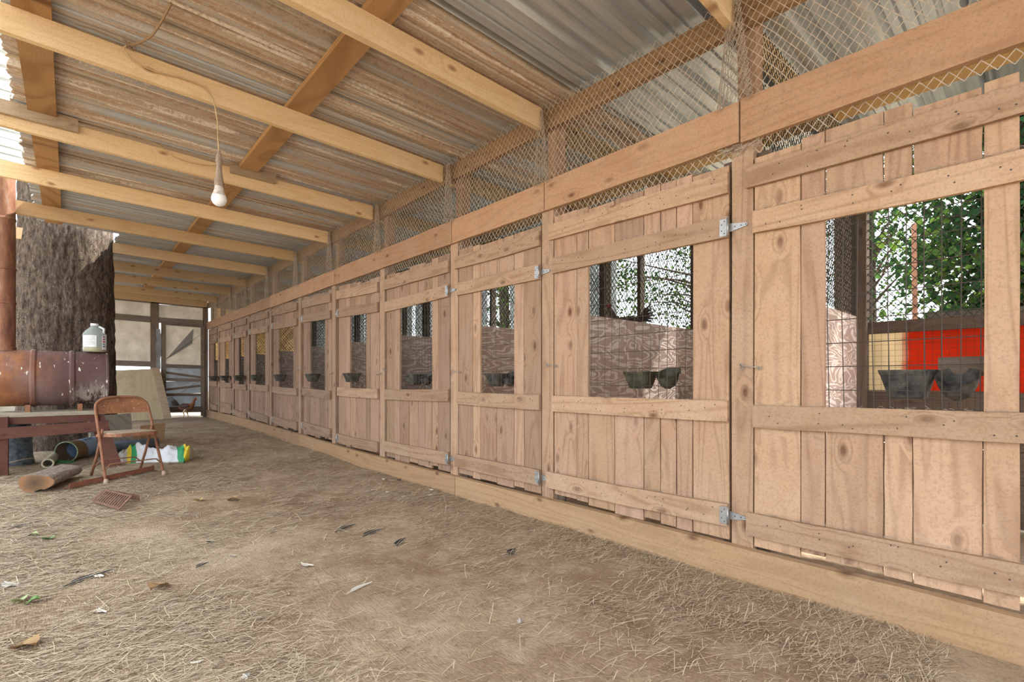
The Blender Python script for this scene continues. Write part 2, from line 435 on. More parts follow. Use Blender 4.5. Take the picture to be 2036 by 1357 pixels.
for i in range(len(bj)-1):
    a, b = bj[i]+.004, bj[i+1]-.004
    za, zb = .05*a/13.4, .05*b/13.4
    ha = .203-.04*a/13.4
    m = MB().plank((a, FY+.013, 2.196+za*.7), (b, FY+.013, 2.196+zb*.7), (0, 0, ha), (0, .026, 0), n=6, jit=.003)
    o = m.build('beam', beam_x, wall, loc=auto_loc(m))
    g_ = min(1, max(0, a-1)/9); o.color = (1-.34*g_, 1-.34*g_, 1-.28*g_, 1)  # weathering and fading light along the row, both in the beam tint
kj = [-.8, 3.35, 7.1, 10.9, 13.45]
for i in range(len(kj)-1):
    n_ = 4
    for q in range(1):
        a, b = kj[i]+.003, kj[i+1]-.003
        vs = []; fs = []; N = 14
        for k in range(N+1):
            x = a+(b-a)*k/N; r_ = rise(x); j = R(-.003, .003)
            top = .152+r_; bot = -.02+r_+R(-.006, .006)
            y0 = FY+.002+R(-.001, .001)
            vs += [(x, y0, bot), (x, y0+.038, bot), (x, y0+.038, top+j-.003), (x, y0, top+j)]
        m = MB()
        for k in range(N):
            for e in range(4): fs.append((k*4+e, k*4+(e+1) % 4, k*4+4+(e+1) % 4, k*4+4+e))
        fs.append((3, 2, 1, 0)); fs.append((N*4, N*4+1, N*4+2, N*4+3))
        m.add(vs, fs); o = m.build('kickboard', kick_x, wall, loc=auto_loc(m))
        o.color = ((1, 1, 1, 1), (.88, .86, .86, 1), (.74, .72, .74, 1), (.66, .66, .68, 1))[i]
for a, b in ((-1.4, 3.4), (3.4, 8.4), (8.4, 13.5)):
    m = MB().plank((a, FY-.03, 2.735), (b-.003, FY-.03, 2.735), (0, 0, .135), (0, .04, 0), n=8, jit=.002)
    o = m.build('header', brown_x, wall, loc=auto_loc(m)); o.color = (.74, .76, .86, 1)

# ---------------------------------------------------------------- stall doors
DB = [  # board edges along the wall (from far to near), window edges
 ([.962, .762, .666, .462, .371, .174, .081, .068, -.08, -.185], (.666, .174)),
 ([2.262, 2.063, 1.968, 1.769, 1.568, 1.462, 1.366, 1.274, 1.081], (1.968, 1.274)),
 ([3.352, 3.16, 3.062, 2.858, 2.664, 2.556, 2.384], (3.062, 2.664)),
 ([4.612, 4.442, 4.341, 4.16, 4.0, 3.88, 3.761, 3.663, 3.478], (4.341, 3.761)),
 ([5.822, 5.612, 5.5, 5.34, 5.21, 5.083, 4.985, 4.776], (5.5, 5.083)),
 ([7.03, 6.90, 6.77, 6.6, 6.43, 6.258, 6.15, 6.04], (6.77, 6.258)),
 ([8.39, 8.25, 8.117, 7.9, 7.68, 7.456, 7.35, 7.255], (8.117, 7.456)),
 ([9.71, 9.56, 9.415, 9.2, 9.0, 8.847, 8.73, 8.62], (9.415, 8.847)),
 ([10.86, 10.7, 10.554, 10.37, 10.186, 10.07, 9.95], (10.554, 10.186)),
 ([12.17, 11.93, 11.712, 11.54, 11.36, 11.22, 11.076], (11.712, 11.36)),
 ([13.16, 12.97, 12.78, 12.6, 12.423, 12.4, 12.383], (12.78, 12.423)),
]
RL = [ # rail tops relative to camera height: (far end, near end) for top, upper, mid, bottom
 ((1.023, 1.014), (.801, .785), (-.118, -.108), (-.629, -.62)),
 ((1.05, 1.027), (.82, .808), (-.103, -.10), (-.617, -.609)),
 ((1.04, 1.034), (.815, .802), (-.091, -.10), (-.617, -.616)),
 ((1.035, 1.03), (.808, .823), (-.09, -.075), (-.62, -.614)),
 ((1.085, 1.036), (.865, .827), (-.08, -.09), (-.642, -.65)),
 ((1.11, 1.08), (.91, .873), (-.10, -.13), (-.569, -.605)),
 ((1.14, 1.106), (.92, .889), (-.094, -.115), (-.559, -.596)),
 ((1.14, 1.128), (.925, .894), (-.064, -.077), (-.545, -.595)),
 ((1.155, 1.14), (.93, .915), (-.063, -.075), (-.567, -.60)),
 ((1.16, 1.15), (.92, .90), (-.035, -.047), (-.455, -.478)),
 ((1.155, 1.14), (.945, .93), (-.02, -.022), (-.504, -.55)),
]
HS = ['R', 'R', 'R', 'R', 'L', 'L', 'L', 'L', 'L', 'L', 'L']
ORD = ['', 'second', 'third', 'fourth', 'fifth', 'sixth', 'seventh', 'eighth', 'ninth', 'tenth', '']
DL = ['nearest tan cedar stall door, cut by the right edge, red panel seen through its window']
extra = ['bird seen through window', 'narrow window with two feed cups', 'two feed cups', 'one cup', 'narrow window', 'net-filled window', 'golden light in window', 'weathered rails', 'weathered boards']
for i in range(1, 10): DL.append('%s stall door from the photo\'s right edge, %s' % (ORD[i], extra[i-1]))
DL.append('farthest weathered stall door, at the end wall beside the gate')
def nail_cluster(mb, x, z, y):
    n = 6; r = .0032
    vs = [(x+r*math.cos(k*math.pi/3), y, z+r*math.sin(k*math.pi/3)) for k in range(n)]+[(x+r*math.cos(k*math.pi/3), y+.0015, z+r*math.sin(k*math.pi/3)) for k in range(n)]
    mb.add(vs, [tuple(range(n-1, -1, -1)), tuple(range(n, 2*n))]+[(k, (k+1) % n, n+(k+1) % n, n+k) for k in range(n)])
def hinge(root, x_edge, z, side, post_dir):
    """T-hinge: leaf on the door, tapering strap on the post. post_dir = +1/-1 along x toward the post"""
    y = FY+.026
    m = MB(); s = post_dir
    m.box((min(x_edge-s*.036, x_edge), y, z-.042), (max(x_edge-s*.036, x_edge), y+.003, z+.042))
    o = m.build('hinge', zinc_m, root)
    m = MB(); vs = []
    for yy in (FY+.004, FY+.007):
        vs += [(x_edge, yy, z-.022), (x_edge+s*.085, yy, z-.008), (x_edge+s*.092, yy, z), (x_edge+s*.085, yy, z+.008), (x_edge, yy, z+.022)]
    m.add(vs, [(0, 1, 2, 3, 4), (9, 8, 7, 6, 5)]+[(k, 5+k, 5+(k+1) % 5, (k+1) % 5) for k in range(5)])
    m.build('strap', zinc_m, o)
    m = MB().tube([(x_edge+s*.004, y+.002, z-.043), (x_edge+s*.004, y+.002, z+.043)], .0055, 8)
    m.build('barrel', zinc_m, o, smooth=True)
    m = MB()
    for (dx, dz) in ((-.012, -.03), (-.026, -.015), (-.012, .03), (-.026, .015)): nail_cluster(m, x_edge+s*dx, z+dz, y+.003)
    for dx in (.03, .06, .083): nail_cluster(m, x_edge+s*dx, z, FY+.007)
    m.build('screws', nail_m, o, kind='stuff')
T_B = .018
for di, (edges_, win) in enumerate(DB):
    rl = RL[di]; x_far = edges_[0]; x_near = edges_[-1]
    root = empty('stall_door', ((x_far+x_near)/2, FY, .2), label=DL[di], cat='door', group='row of tan cedar stall doors', kind='thing')
    rs = rise((x_far+x_near)/2)
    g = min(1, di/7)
    tint = (1-.36*g, 1-.35*g, 1-.28*g, 1)  # darker down the row: weathered greying plus light falloff put into the colour
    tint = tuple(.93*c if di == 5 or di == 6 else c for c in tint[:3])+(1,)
    def zat(k, x):
        f_ = (x_far-x)/(x_far-x_near); a, b = rl[k]; return CAM_H + a+(b-a)*f_
    for bi in range(len(edges_)-1):
        a, b = edges_[bi], edges_[bi+1]
        if abs(a-b) < .03: continue
        gap = .002 if bi else 0
        c = (a+b)/2; wd = a-b-.003-gap
        inwin = win[0]-.01 > c > win[1]+.01
        zt = zat(0, c)+.045+R(-.014, .018); zb = .158+rs+R(-.004, .03)
        segs = [(zb, zt)] if not inwin else [(zb, zat(2, c)-.004), (zat(1, c)-.09, zt)]
        for (z0, z1) in segs:
            th = T_B+R(-.001, .002); yy = FY-.001*R(0, 2)
            m = MB().plank((c, yy-th/2, z0), (c, yy-th/2, z1), (wd, 0, 0), (0, th, 0), n=5, jit=.0018)
            o = m.build('board', cedar_z, root, loc=((c, yy, (z0+z1)/2)))
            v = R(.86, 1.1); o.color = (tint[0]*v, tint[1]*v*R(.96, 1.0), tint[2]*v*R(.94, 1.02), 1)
    nails = MB()
    for k in range(4):
        xa, xb = x_far, x_near
        if di == 0 and k in (0, 3): xa = x_far+.075
        if di == 1 and k in (0, 3): xa = x_far+(.03 if k == 0 else .055)
        elif k in (0, 3) and di < 5: xa = x_far+.03
        hgt = .104 if k != 3 else .108
        za, zb = zat(k, xa), zat(k, xb)
        bow = R(-.008, .004)
        vs = []; fs = []; N = 6
        for q in range(N+1):
            t_ = q/N; x = xa+(xb-xa)*t_; z = za+(zb-za)*t_+bow*math.sin(math.pi*t_)+R(-.0015, .0015)
            vs += [(x, FY+.001, z-hgt), (x, FY+.023, z-hgt+R(-.001, .001)), (x, FY+.023, z), (x, FY+.001, z)]
        for q in range(N):
            for e in range(4): fs.append((q*4+e, q*4+4+e, q*4+4+(e+1) % 4, q*4+(e+1) % 4))
        fs.append((0, 1, 2, 3)); fs.append((N*4+3, N*4+2, N*4+1, N*4))
        m = MB().add(vs, fs); o = m.build('rail', cedar_x, root, loc=((xa+xb)/2, FY+.012, (za+zb)/2-.05))
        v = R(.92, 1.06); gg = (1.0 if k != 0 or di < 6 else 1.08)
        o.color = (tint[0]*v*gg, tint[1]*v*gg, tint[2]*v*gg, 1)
        for bi in range(len(edges_)-1):
            c = (edges_[bi]+edges_[bi+1])/2
            if c < xa and abs(edges_[bi]-edges_[bi+1]) > .04:
                for _ in range(2): nail_cluster(nails, c+R(-.04, .04), zat(k, c)-R(.02, .085), FY+.023)
    nails.build('nails', nail_m, root, kind='stuff')
    # welded wire across the window, stapled to the back
    m = MB(); x0, x1 = win[1]-.05, win[0]+.05; zz0 = zat(2, x0)-.06; zz1 = zat(1, x0)-.06
    r_ = .0019; n = int((x1-x0)/.052)
    def wv(x, z): return .006*mnoise.noise(Vector((x*2, z*2, di)))
    for k in range(n+1):
        x = x0+(x1-x0)*k/n+R(-.002, .002)
        m.tube([(x+wv(x, z)*2, FY-T_B-.006+wv(z, x), z) for z in (zz0, (zz0+zz1)/2, zz1)], r_, 4, False)
    z = zz0+.03
    while z < zz1:
        m.tube([(x0, FY-T_B-.006, z+wv(z, 9)), ((x0+x1)/2, FY-T_B-.006, z), (x1, FY-T_B-.006, z+wv(z, 5))], r_, 4, False); z += .1
    m.build('wire_mesh', wire_m, root, kind='stuff')
    # hinges and hook latch
    if HS[di] == 'R' and di > 0:
        for k in (1, 3): hinge(root, x_near, zat(k, x_near)-.055, 'R', -1)
    elif HS[di] == 'L':
        for k in (1, 3): hinge(root, x_far, zat(k, x_far)-.055, 'L', 1)
    lx = x_far if HS[di] == 'R' else x_near; s = 1 if HS[di] == 'R' else -1
    lz = 1.0+R(-.01, .08)+rs; y = FY+.01
    m = MB()
    pts = [(lx-s*.03, y+.004, lz-.004), (lx-s*.022, y+.012, lz+.004), (lx, y+.008, lz+.003), (lx+s*.045, y+.008, lz+.012), (lx+s*.055, y+.014, lz+.022), (lx+s*.062, y+.004, lz+.016), (lx+s*.056, y-.004, lz+.006)]
    m.tube(pts, .0024, 6)
    for ex in (lx-s*.026, lx+s*.055):
        m.tube([(ex+.008*math.cos(t*math.pi/4), y, lz+.008*math.sin(t*math.pi/4)) for t in range(9)], .0018, 5)
    m.build('hook_latch', zinc_m, root, smooth=True)

# ---------------------------------------------------------------- netting builders
def strand_mesh(mb, pts_list, r):
    for pts in pts_list:
        for i in range(len(pts)-1):
            a = Vector(pts[i]); b = Vector(pts[i+1]); d = (b-a)
            if d.length < 1e-6: continue
            d.normalize(); u = d.orthogonal().normalized(); v = d.cross(u)
            o = [u*r, (u*-.5+v*.87)*r, (u*-.5-v*.87)*r]
            mb.add([a+q for q in o]+[b+q for q in o], [(0, 1, 4, 3), (1, 2, 5, 4), (2, 0, 3, 5)])
def net(mb, U, V, cu, cv, fn, r):
    """diamond netting over U x V metres; fn(u, v) -> world point"""
    nu = int(U/cu); nv = int(V/cv)
    for i in range(nu+1):
        pts = []
        for j in range(nv*2+1):
            off = .5 if j % 2 else 0
            pts.append(fn(min(U, (i+off)*cu), V*j/(nv*2)))
        strand_mesh(mb, [pts], r)
        pts = []
        for j in range(nv*2+1):
            off = -.5 if j % 2 else 0
            pts.append(fn(max(0, (i+off)*cu), V*j/(nv*2)))
        strand_mesh(mb, [pts], r)
def wob(x, z, s, a): return a*mnoise.noise(Vector((x*s, z*s, 4.2)))
m = MB()
def clere(u, v):
    x = -.7+u; z = 2.03+v*.78/.78
    bx = min(abs(x-p) for p in RX); pull = .05*math.exp(-(bx/.12)**2)
    return (x+wob(x, z, 1.3, .05)+wob(x, z, 6, .006), FY+.003+(.012 if z > 2.31 else -.004)+pull*max(0, (z-2.5))*.9 + wob(x, z, 2.5, .006), z+wob(z, x, 2.2, .018))
net(m, 14.0, .80, .042, .052, clere, .0018)
nt = m.build('bird_netting', twine_m, loc=(6, FY, 2.0))
tag(nt, 'dusty tan bird netting strung from the long top beam up to the roof header', 'netting', kind='thing')
# gathered bunches of net over each post
for i, (a, b) in enumerate(POSTS[1:-1]):
    c = b-.055 if b-a > .12 else (a+b)/2
    m = MB(); rad = .055 if i == 0 else .04
    N = 22 if i == 0 else 13
    for k in range(N):
        ph = k/N*2*math.pi
        pts = []
        for j in range(19):
            t_ = j/18; z = 2.78-.50*t_
            rr = rad*(.35+.9*t_)*(1+.25*((j+k) % 2)); pts.append((c+.02+rr*math.cos(ph)+.012*((j % 2)*2-1)*(1 if k % 2 else -1)*.5, FY+.03+rr*.55*math.sin(ph)+.02, z))
        strand_mesh(m, [pts], .0021)
    o = m.build('gathered_net', twine_m, nt)
    o['kind'] = 'stuff'
def frayed(x):
    m = MB()
    for k in range(60):
        p = Vector((x+R(-.05, .14), FY+R(-.01, .03), 2.10+R(-.03, .01))); pts = [p]
        for _ in range(3):
            p = p+Vector((R(-.025, .035), R(-.012, .012), R(-.02, .01))); pts.append(p)
        strand_mesh(m, [pts], .0014)
    m.build('frayed_ends', twine_m, nt, kind='stuff')
frayed(.98)
# black netting above the plywood partitions and at the back of the pens
BACK = -4.45
def part_net(x):
    m = MB()
    net(m, 1.9, 1.32, .045, .055, lambda u, v: (x+wob(u, v, 2, .012), FY-.10-u, 1.45+v+wob(v, u, 3, .01)), .0025)
    return m
pn_mesh = None
pens = []
for i, (a, b) in enumerate(POSTS[1:]):
    x = (a+b)/2
    root = empty('pen_partition', (x, -3.4, 0), label=('plywood pen divider with black netting, behind the %s stall door' % ('nearest' if i == 0 else (ORD[i] if ORD[i] else 'farthest'))), cat='partition', group='plywood dividers between the pens', kind='thing')
    m = MB(); y0, y1 = FY-.135, BACK
    m.box((x-.008, y1, .10), (x+.008, y0, 1.435)); o = m.build('plywood_sheet', siding_m, root, loc=(x, -3.4, .8))
    m = MB().plank((x+.03, (y0+y1)/2-.0, 1.41), (x+.03, y0, 1.41), (0, 0, .05), (.035, 0, 0), n=2); m = MB().plank((x+.03, y1+.05, 1.40), (x+.03, y0, 1.40), (0, 0, .07), (.035, 0, 0), n=4)
    m.build('top_rail', dark_y, root, loc=auto_loc(m))
    if pn_mesh is None:
        m = part_net(x); no = m.build('netting', netdark_m, root, kind='stuff'); pn_mesh = no
    else:
        no = pn_mesh.copy(); COL.objects.link(no); no.parent = root
# far end board of the last pen lit from outside
m = MB()
net(m, 14.3, 1.45, .055, .065, lambda u, v: (-.9+u, BACK+wob(u, v, 1.7, .015), 1.38+v), .0028)
bn = m.build('back_netting', netdark_m, loc=(6, BACK, 1.4)); tag(bn, 'black hexagonal netting closing the back of the pens above the low boards', 'netting', kind='thing')
wb = empty('wall_back', (6, BACK, 0), kind='structure')
for i, (a, b) in enumerate(POSTS):
    c = (a+b)/2-.02
    m = MB().plank((c, BACK-.02, 0), (c, BACK-.02, 2.74), (.095, 0, 0), (0, .09, 0), n=5); o = m.build('post', dark_z, wb, loc=auto_loc(m))
for c in (1.72, 2.95, 4.2, 5.4, 6.6, 7.9):
    m = MB().plank((c, BACK-.05, 0), (c, BACK-.05, 2.74), (.04, 0, 0), (0, .08, 0), n=4); m.build('stud', dark_z, wb, loc=auto_loc(m))
for a, b in ((-1, 3.6), (3.6, 8.4), (8.4, 13.4)):
    for z, h_ in ((1.345, .085), (.775, .19), (.59, .19), (.385, .20), (.18, .20), (.05, .10)):
        m = MB().plank((a, BACK-.045, z), (b-.004, BACK-.045, z), (0, 0, h_), (0, .035, 0), n=5); m.build('rail', dark_x, wb, loc=auto_loc(m))
# fine welded wire below the back rail
m = MB(); z0, z1 = .12, 1.33
x = -.9
while x < 2.4:
    m.tube([(x, BACK-.0, z0), (x+R(-.003, .003), BACK, z1)], .0011, 3, False); x += .042
z = z0
while z < z1: m.tube([(-.9, BACK, z), (2.4, BACK, z)], .0011, 3, False); z += .042
o = m.build('welded_wire', netdark_m, wb, kind='stuff')
# ribbed sheets behind the farther pens, made translucent so sun fills the pens
translucent_rib_m = translucent('grey_ribbed_sheet', (.70, .74, .75), .5, (.50, .54, .55), 6)
gold_m = translucent('sunlit_tan_cloth', (.90, .74, .48), .6, (.74, .55, .30), 5)
def tin(x0, x1, z0, z1, y, mat=translucent_rib_m):  # ribbed sheet, translucent rather than tin, so sun fills the pens
    vs = []; n = int((x1-x0)/.02)
    for j in (0, 1):
        for k in range(n+1): vs.append((x0+(x1-x0)*k/n, y+.011*math.sin(k*math.pi/2.), z0 if j == 0 else z1))
    nv = len(vs); vs += [(a, b-.002, c) for a, b, c in vs]
    fs = [(k, k+1, n+2+k, n+1+k) for k in range(n)]+[(nv+k+1, nv+k, nv+n+1+k, nv+n+2+k) for k in range(n)]
    m = MB().add(vs, fs); return m.build('translucent_panel', mat, wb, loc=((x0+x1)/2, y, (z0+z1)/2))
for (a, b) in ((3.30, 4.05), (4.12, 4.75), (4.80, 5.08), (5.60, 6.6), (6.63, 7.60), (7.72, 8.6), (8.63, 9.6), (9.62, 10.6), (10.62, 11.6), (11.62, 12.6), (12.62, 13.4)):
    tin(a, b, .1, 2.7, BACK-.10)
wpe = empty('wall_pen_end', (13.5, -3.4, 0), kind='structure')
for (y0, y1) in ((-2.50, -3.1), (-3.12, -3.75), (-3.77, -4.4)):
    m = MB().box((13.50, y1, .05), (13.512, y0, 2.74)); m.build('cloth_panel', gold_m, wpe, loc=(13.5, (y0+y1)/2, 1.4))
# red and cream sheet behind the nearest pen
def redmat():
    t = NT('red_cream_painted_sheet'); c = t.n('ShaderNodeTexCoord').outputs['Object']; sx = t.n('ShaderNodeSeparateXYZ'); t.l(c, sx.inputs[0])
    nz = t.noise(c, 3.5, 4, .6)
    f = t.math('ADD', t.math('MULTIPLY', sx.outputs[0], -5.0), t.math('MULTIPLY_ADD', nz, .3, .18))
    col = t.ramp(f, [(.36, (.85, .74, .55)), (.6, (.70, .085, .03))])
    d = t.n('ShaderNodeBsdfDiffuse'); t.l(col, d.inputs[0]); tr = t.n('ShaderNodeBsdfTranslucent'); t.l(col, tr.inputs[0])
    m = t.n('ShaderNodeMixShader'); m.inputs[0].default_value = .55; t.l(d.outputs[0], m.inputs[1]); t.l(tr.outputs[0], m.inputs[2])
    return t.done(m.outputs[0])
m = MB().box((-.9, BACK-.16, .86), (1.5, BACK-.15, 1.345))
o = m.build('tarpaulin_panel', redmat(), loc=(.78, BACK-.155, 1.1)); tag(o, 'red and cream panel glowing behind the nearest pen', 'panel', kind='thing')
m = MB(); m.box((-.9, BACK-.30, 1.40), (.62, BACK-.12, 1.43))
o = m.build('outer_shelf_board', greyboard, loc=(0, BACK-.2, 1.41)); tag(o, 'weathered flat board lying above the red panel behind the nearest pen', 'board', kind='thing')
# power pole and thin pipe outside
m = MB().plank((1.185, -4.93, -.1), (1.185, -4.93, 5), (.17, 0, 0), (0, .14, 0), n=8, jit=.004)
o = m.build('wooden_pole', wood('pole_timber', (.50, .43, .35), (.28, .23, .18), 'z', knots=.3), loc=(1.185, -4.93, 0)); tag(o, 'thick grey wooden pole behind the nearest pen, seen left in its window', 'pole', kind='thing')
m = MB().tube([(.95, -6.4, 0), (.97, -6.4, 2.55)], .022, 8)
o = m.build('rusty_pipe', rustm, smooth=True, loc=(.95, -6.4, 0)); tag(o, 'thin rusty pipe standing outside in front of the vine-covered tree', 'pipe', kind='thing')

# ---------------------------------------------------------------- feed cups
def cup(name_, c, wx, wy, h_, mat, label, kind='trough', group='black plastic feed cups on the stall doors', flip=0):
    root = empty(name_, c, label=label, cat='feeder', group=group, kind='thing')
    x, y, z = c; m = MB(); N = 16
    def ring(hw, hd, zz, p=5.0):
        r_ = []
        for k in range(N*2):
            t = 2*math.pi*k/(N*2); cx, cy = math.cos(t), math.sin(t)
            s_ = (abs(cx)**p+abs(cy)**p)**(-1/p)
            r_.append((x+hw*cx*s_, y+hd*cy*s_, zz))
        return r_
    if kind == 'trough':
        m.loft([ring(wx*.31, wy*.28, z), ring(wx*.33, wy*.31, z+.006), ring(wx*.46, wy*.46, z+h_*.8), ring(wx*.47, wy*.47, z+h_*.82), ring(wx*.5, wy*.5, z+h_*.95), ring(wx*.5, wy*.5, z+h_),
                ring(wx*.47, wy*.47, z+h_), ring(wx*.45, wy*.45, z+h_*.8), ring(wx*.31, wy*.29, z+.012)], True, True)
    else:  # rounded scoop, higher at the back
        rings = []
        for (f_, zz, dz) in ((.10, 0, 0), (.30, .15, 0), (.42, .45, 0), (.48, .7, .3), (.5, .78, .42), (.46, .78, .42), (.38, .45, .1), (.08, .1, 0)):
            rr = []
            for (px, py, pz) in ring(wx*f_, wy*f_, 0, 2.4):
                u = (py-y)/(wy*f_+1e-6)
                rr.append((px, py, z+h_*zz+h_*dz*(-u*.5)*1.2))
            rings.append(rr)
        m.loft(rings, True, True)
    m.build('cup', mat, root, smooth=False)
    m = MB()
    for sx_ in (-.25, .25):
        yb = y-wy*.5 if flip == 0 else y-wy*.5
        m.tube([(x+sx_*wx, yb+.004, z+h_*.9), (x+sx_*wx, yb-.012, z+h_*1.0), (x+sx_*wx, yb-.018, z+h_*.7)], .003, 5)
    m.build('hanging_hook', wire_m, root)
    m = MB(); m.loft([ring(wx*.40, wy*.40, z+h_*.55), ring(wx*.41, wy*.41, z+h_*.60)], True, True)
    if kind == 'trough': m.build('feed', simple('dried_feed', (.20, .16, .11), .95), root)
    return root
cup('feed_cup', (.405, -2.54, .877), .185, .15, .116, rubber_m, 'larger black feed trough in the nearest door window, left of the scoop cup')
cup('feed_cup', (.252, -2.52, .872), .135, .13, .125, rubber_m, 'rounded black scoop cup under a wooden block in the nearest door window', 'scoop')
cup('feed_cup', (1.66, -2.53, .903), .185, .15, .10, mossy_m, 'mossy trough in the second door window, left of the pair')
cup('feed_cup', (1.475, -2.52, .903), .13, .13, .118, mossy_m, 'mossy rounded scoop cup in the second door window, right of the pair', 'scoop')
cup('feed_cup', (2.98, -2.52, .905), .17, .14, .10, rubber_m, 'black trough in the third door window, left of the pair')
cup('feed_cup', (2.80, -2.51, .905), .14, .13, .115, rubber_m, 'scoop cup in the third door window, beside the right jamb', 'scoop')
cup('feed_cup', (4.20, -2.50, .905), .19, .15, .105, rubber_m, 'greyish trough in the fourth door window, left of the pair')
cup('feed_cup', (3.98, -2.50, .905), .15, .13, .12, rubber_m, 'scoop cup in the fourth door window, beside the right jamb', 'scoop')
for i, x in enumerate((5.20, 6.38, 7.70, 8.97, 10.11, 11.22, 12.27)):
    nm = ('fifth', 'sixth', 'seventh', 'eighth', 'ninth', 'tenth', 'farthest')[i]
    cup('feed_cup', (x, -2.31, .93+rise(x)*.15), .20, .16, .10, rubber_m, 'black feed cup hooked on the window of the %s stall door' % (nm if nm == 'farthest' else nm+' stall door from the right').replace(' stall door', '', 1).strip() if False else 'black feed cup sticking out of the %s window along the row' % nm)
m = MB().plank((.315, -2.60, 1.005), (.175, -2.60, 1.005), (0, 0, .075), (0, .05, 0), n=2)
o = m.build('wooden_block', dark_x, loc=(.25, -2.60, 1.0)); tag(o, 'dark brown wooden block behind the scoop cup in the nearest window', 'block', kind='thing')

# ---------------------------------------------------------------- end wall and gate
EX = 13.42
wf = empty('wall_far', (EX, -.8, 0), kind='structure')
g0 = .09
def stick(parent, name, y0, z0, y1, z1, wd, th, mat, x=EX, n=3):
    a = Vector((x, y0, z0)); b = Vector((x, y1, z1)); d = (b-a).normalized(); wv = Vector((1, 0, 0)).cross(d)*wd
    m = MB().plank(a, b, wv, (th, 0, 0), n=n); return m.build(name, mat, parent, loc=auto_loc(m))
for y, wd in ((1.1, .09), (.30, .09), (-.35, .09), (-1.40, .15), (-2.37, .10)):
    stick(wf, 'stud', y, g0-.05, y, 2.78, wd, .09, dark_z)
stick(wf, 'top_plate', 1.15, 2.75, -2.42, 2.70, .10, .09, dark_y)
for z in (2.33, 1.34): stick(wf, 'rail', 1.1, z+.02, -1.33, z-.03, .13 if z > 2 else .12, .05, dark_y, EX-.02)
stick(wf, 'rail', -1.48, 2.30, -2.33, 2.30, .12, .05, dark_y, EX-.02)
for y0, y1, z0, z1 in ((1.1, -.35, 1.28, 2.76), (-.35, -1.40, 1.28, 2.70), (-1.40, -2.33, 2.24, 2.66)):
    m = MB(); vs = []; fs = []; n = 8
    for j in range(5):
        for k in range(n+1):
            vs.append((EX+.055+R(-.006, .006), y0+(y1-y0)*k/n, z0+(z1-z0)*j/4))
    nv = len(vs); vs += [(a+.004, b, c) for a, b, c in vs]
    for j in range(4):
        for k in range(n):
            a = j*(n+1)+k; fs.append((a, a+1, a+n+2, a+n+1)); fs.append((nv+a+1, nv+a, nv+a+n+1, nv+a+n+2))
    m.add(vs, fs); m.build('plastic_panel', panel_m, wf, loc=(EX+.055, (y0+y1)/2, (z0+z1)/2))
m = MB().box((EX+.05, -1.4, g0), (EX+.07, 1.1, 1.17)); m.build('lower_panel', panel_m, wf, loc=(EX+.06, 0, .6))
gate = empty('end_gate', (EX-.03, -1.95, g0), label='timber framed gate with torn grey plastic panels in the far end wall', cat='gate', kind='thing')
GX = EX-.04
stick(gate, 'stile', -1.555, g0+.03, -1.555, 2.24, .09, .045, dark_z, GX)
stick(gate, 'stile', -2.31, g0+.03, -2.31, 2.24, .075, .045, dark_z, GX)
for z, hh in ((2.225, .07), (1.27, .08), (.96, .07), (.62, .06), (.28, .13)):
    stick(gate, 'rail', -1.55, z+.01, -2.31, z-.005, hh, .05, dark_y, GX)
stick(gate, 'brace', -1.60, 1.13, -2.28, 1.02, .05, .03, dark_y, GX+.02)
stick(gate, 'brace', -1.60, .74, -2.28, .83, .05, .03, dark_y, GX+.02)
m = MB().box((GX+.03, -2.29, 1.29), (GX+.036, -1.58, 2.2)); m.build('upper_panel', panel_m, gate, loc=(GX+.03, -1.95, 1.7))
for z0, z1 in ((.99, 1.24), (.65, .93), (.33, .60)):
    m = MB().box((GX+.03, -2.29, z0), (GX+.034, -1.58, z1)); m.build('film_pane', tearfilm, gate, loc=(GX+.03, -1.95, z0))
m = MB().add([(GX+.02, -1.60, 1.42), (GX+.005, -2.13, 2.16), (GX-.02, -2.10, 1.80), (GX+.02, -1.78, 1.55), (GX+.024, -1.60, 1.42), (GX+.009, -2.13, 2.16), (GX-.016, -2.10, 1.80), (GX+.024, -1.78, 1.55)],
             [(0, 1, 2, 3), (7, 6, 5, 4), (0, 4, 5, 1), (1, 5, 6, 2), (2, 6, 7, 3), (3, 7, 4, 0)])
m.build('torn_flap', simple('grey_flap', (.22, .205, .185), .8), gate, loc=(GX, -1.9, 1.8))
m = MB().tube([(GX-.02, -1.6, .5), (GX-.03, -1.95, .72), (GX-.02, -2.29, 1.0)], .004, 5); m.build('tie_wire', wire_m, gate)
m = MB().tube([(GX-.02, -1.6, 1.43), (GX-.03, -2.3, 2.05)], .004, 5); m.build('tie_wire', wire_m, gate)
# hanging torn plastic strip on the stud
m = MB(); vs = []
for k in range(9):
    z = 2.1-.9*k/8; vs += [(GX-.03+R(-.01, .01), -1.42+R(-.01, .01), z), (GX-.03+R(-.01, .01), -1.50+R(-.015, .01), z)]
nv = len(vs); vs += [(a-.003, b, c) for a, b, c in vs]
fs = []
for k in range(8): fs += [(2*k, 2*k+1, 2*k+3, 2*k+2), (nv+2*k+1, nv+2*k, nv+2*k+2, nv+2*k+3)]
o = m.add(vs, fs).build('plastic_strip', tearfilm, loc=(GX-.03, -1.46, 1.6)); tag(o, 'torn clear plastic strip hanging on the end wall stud left of the gate', 'plastic strip', kind='thing')
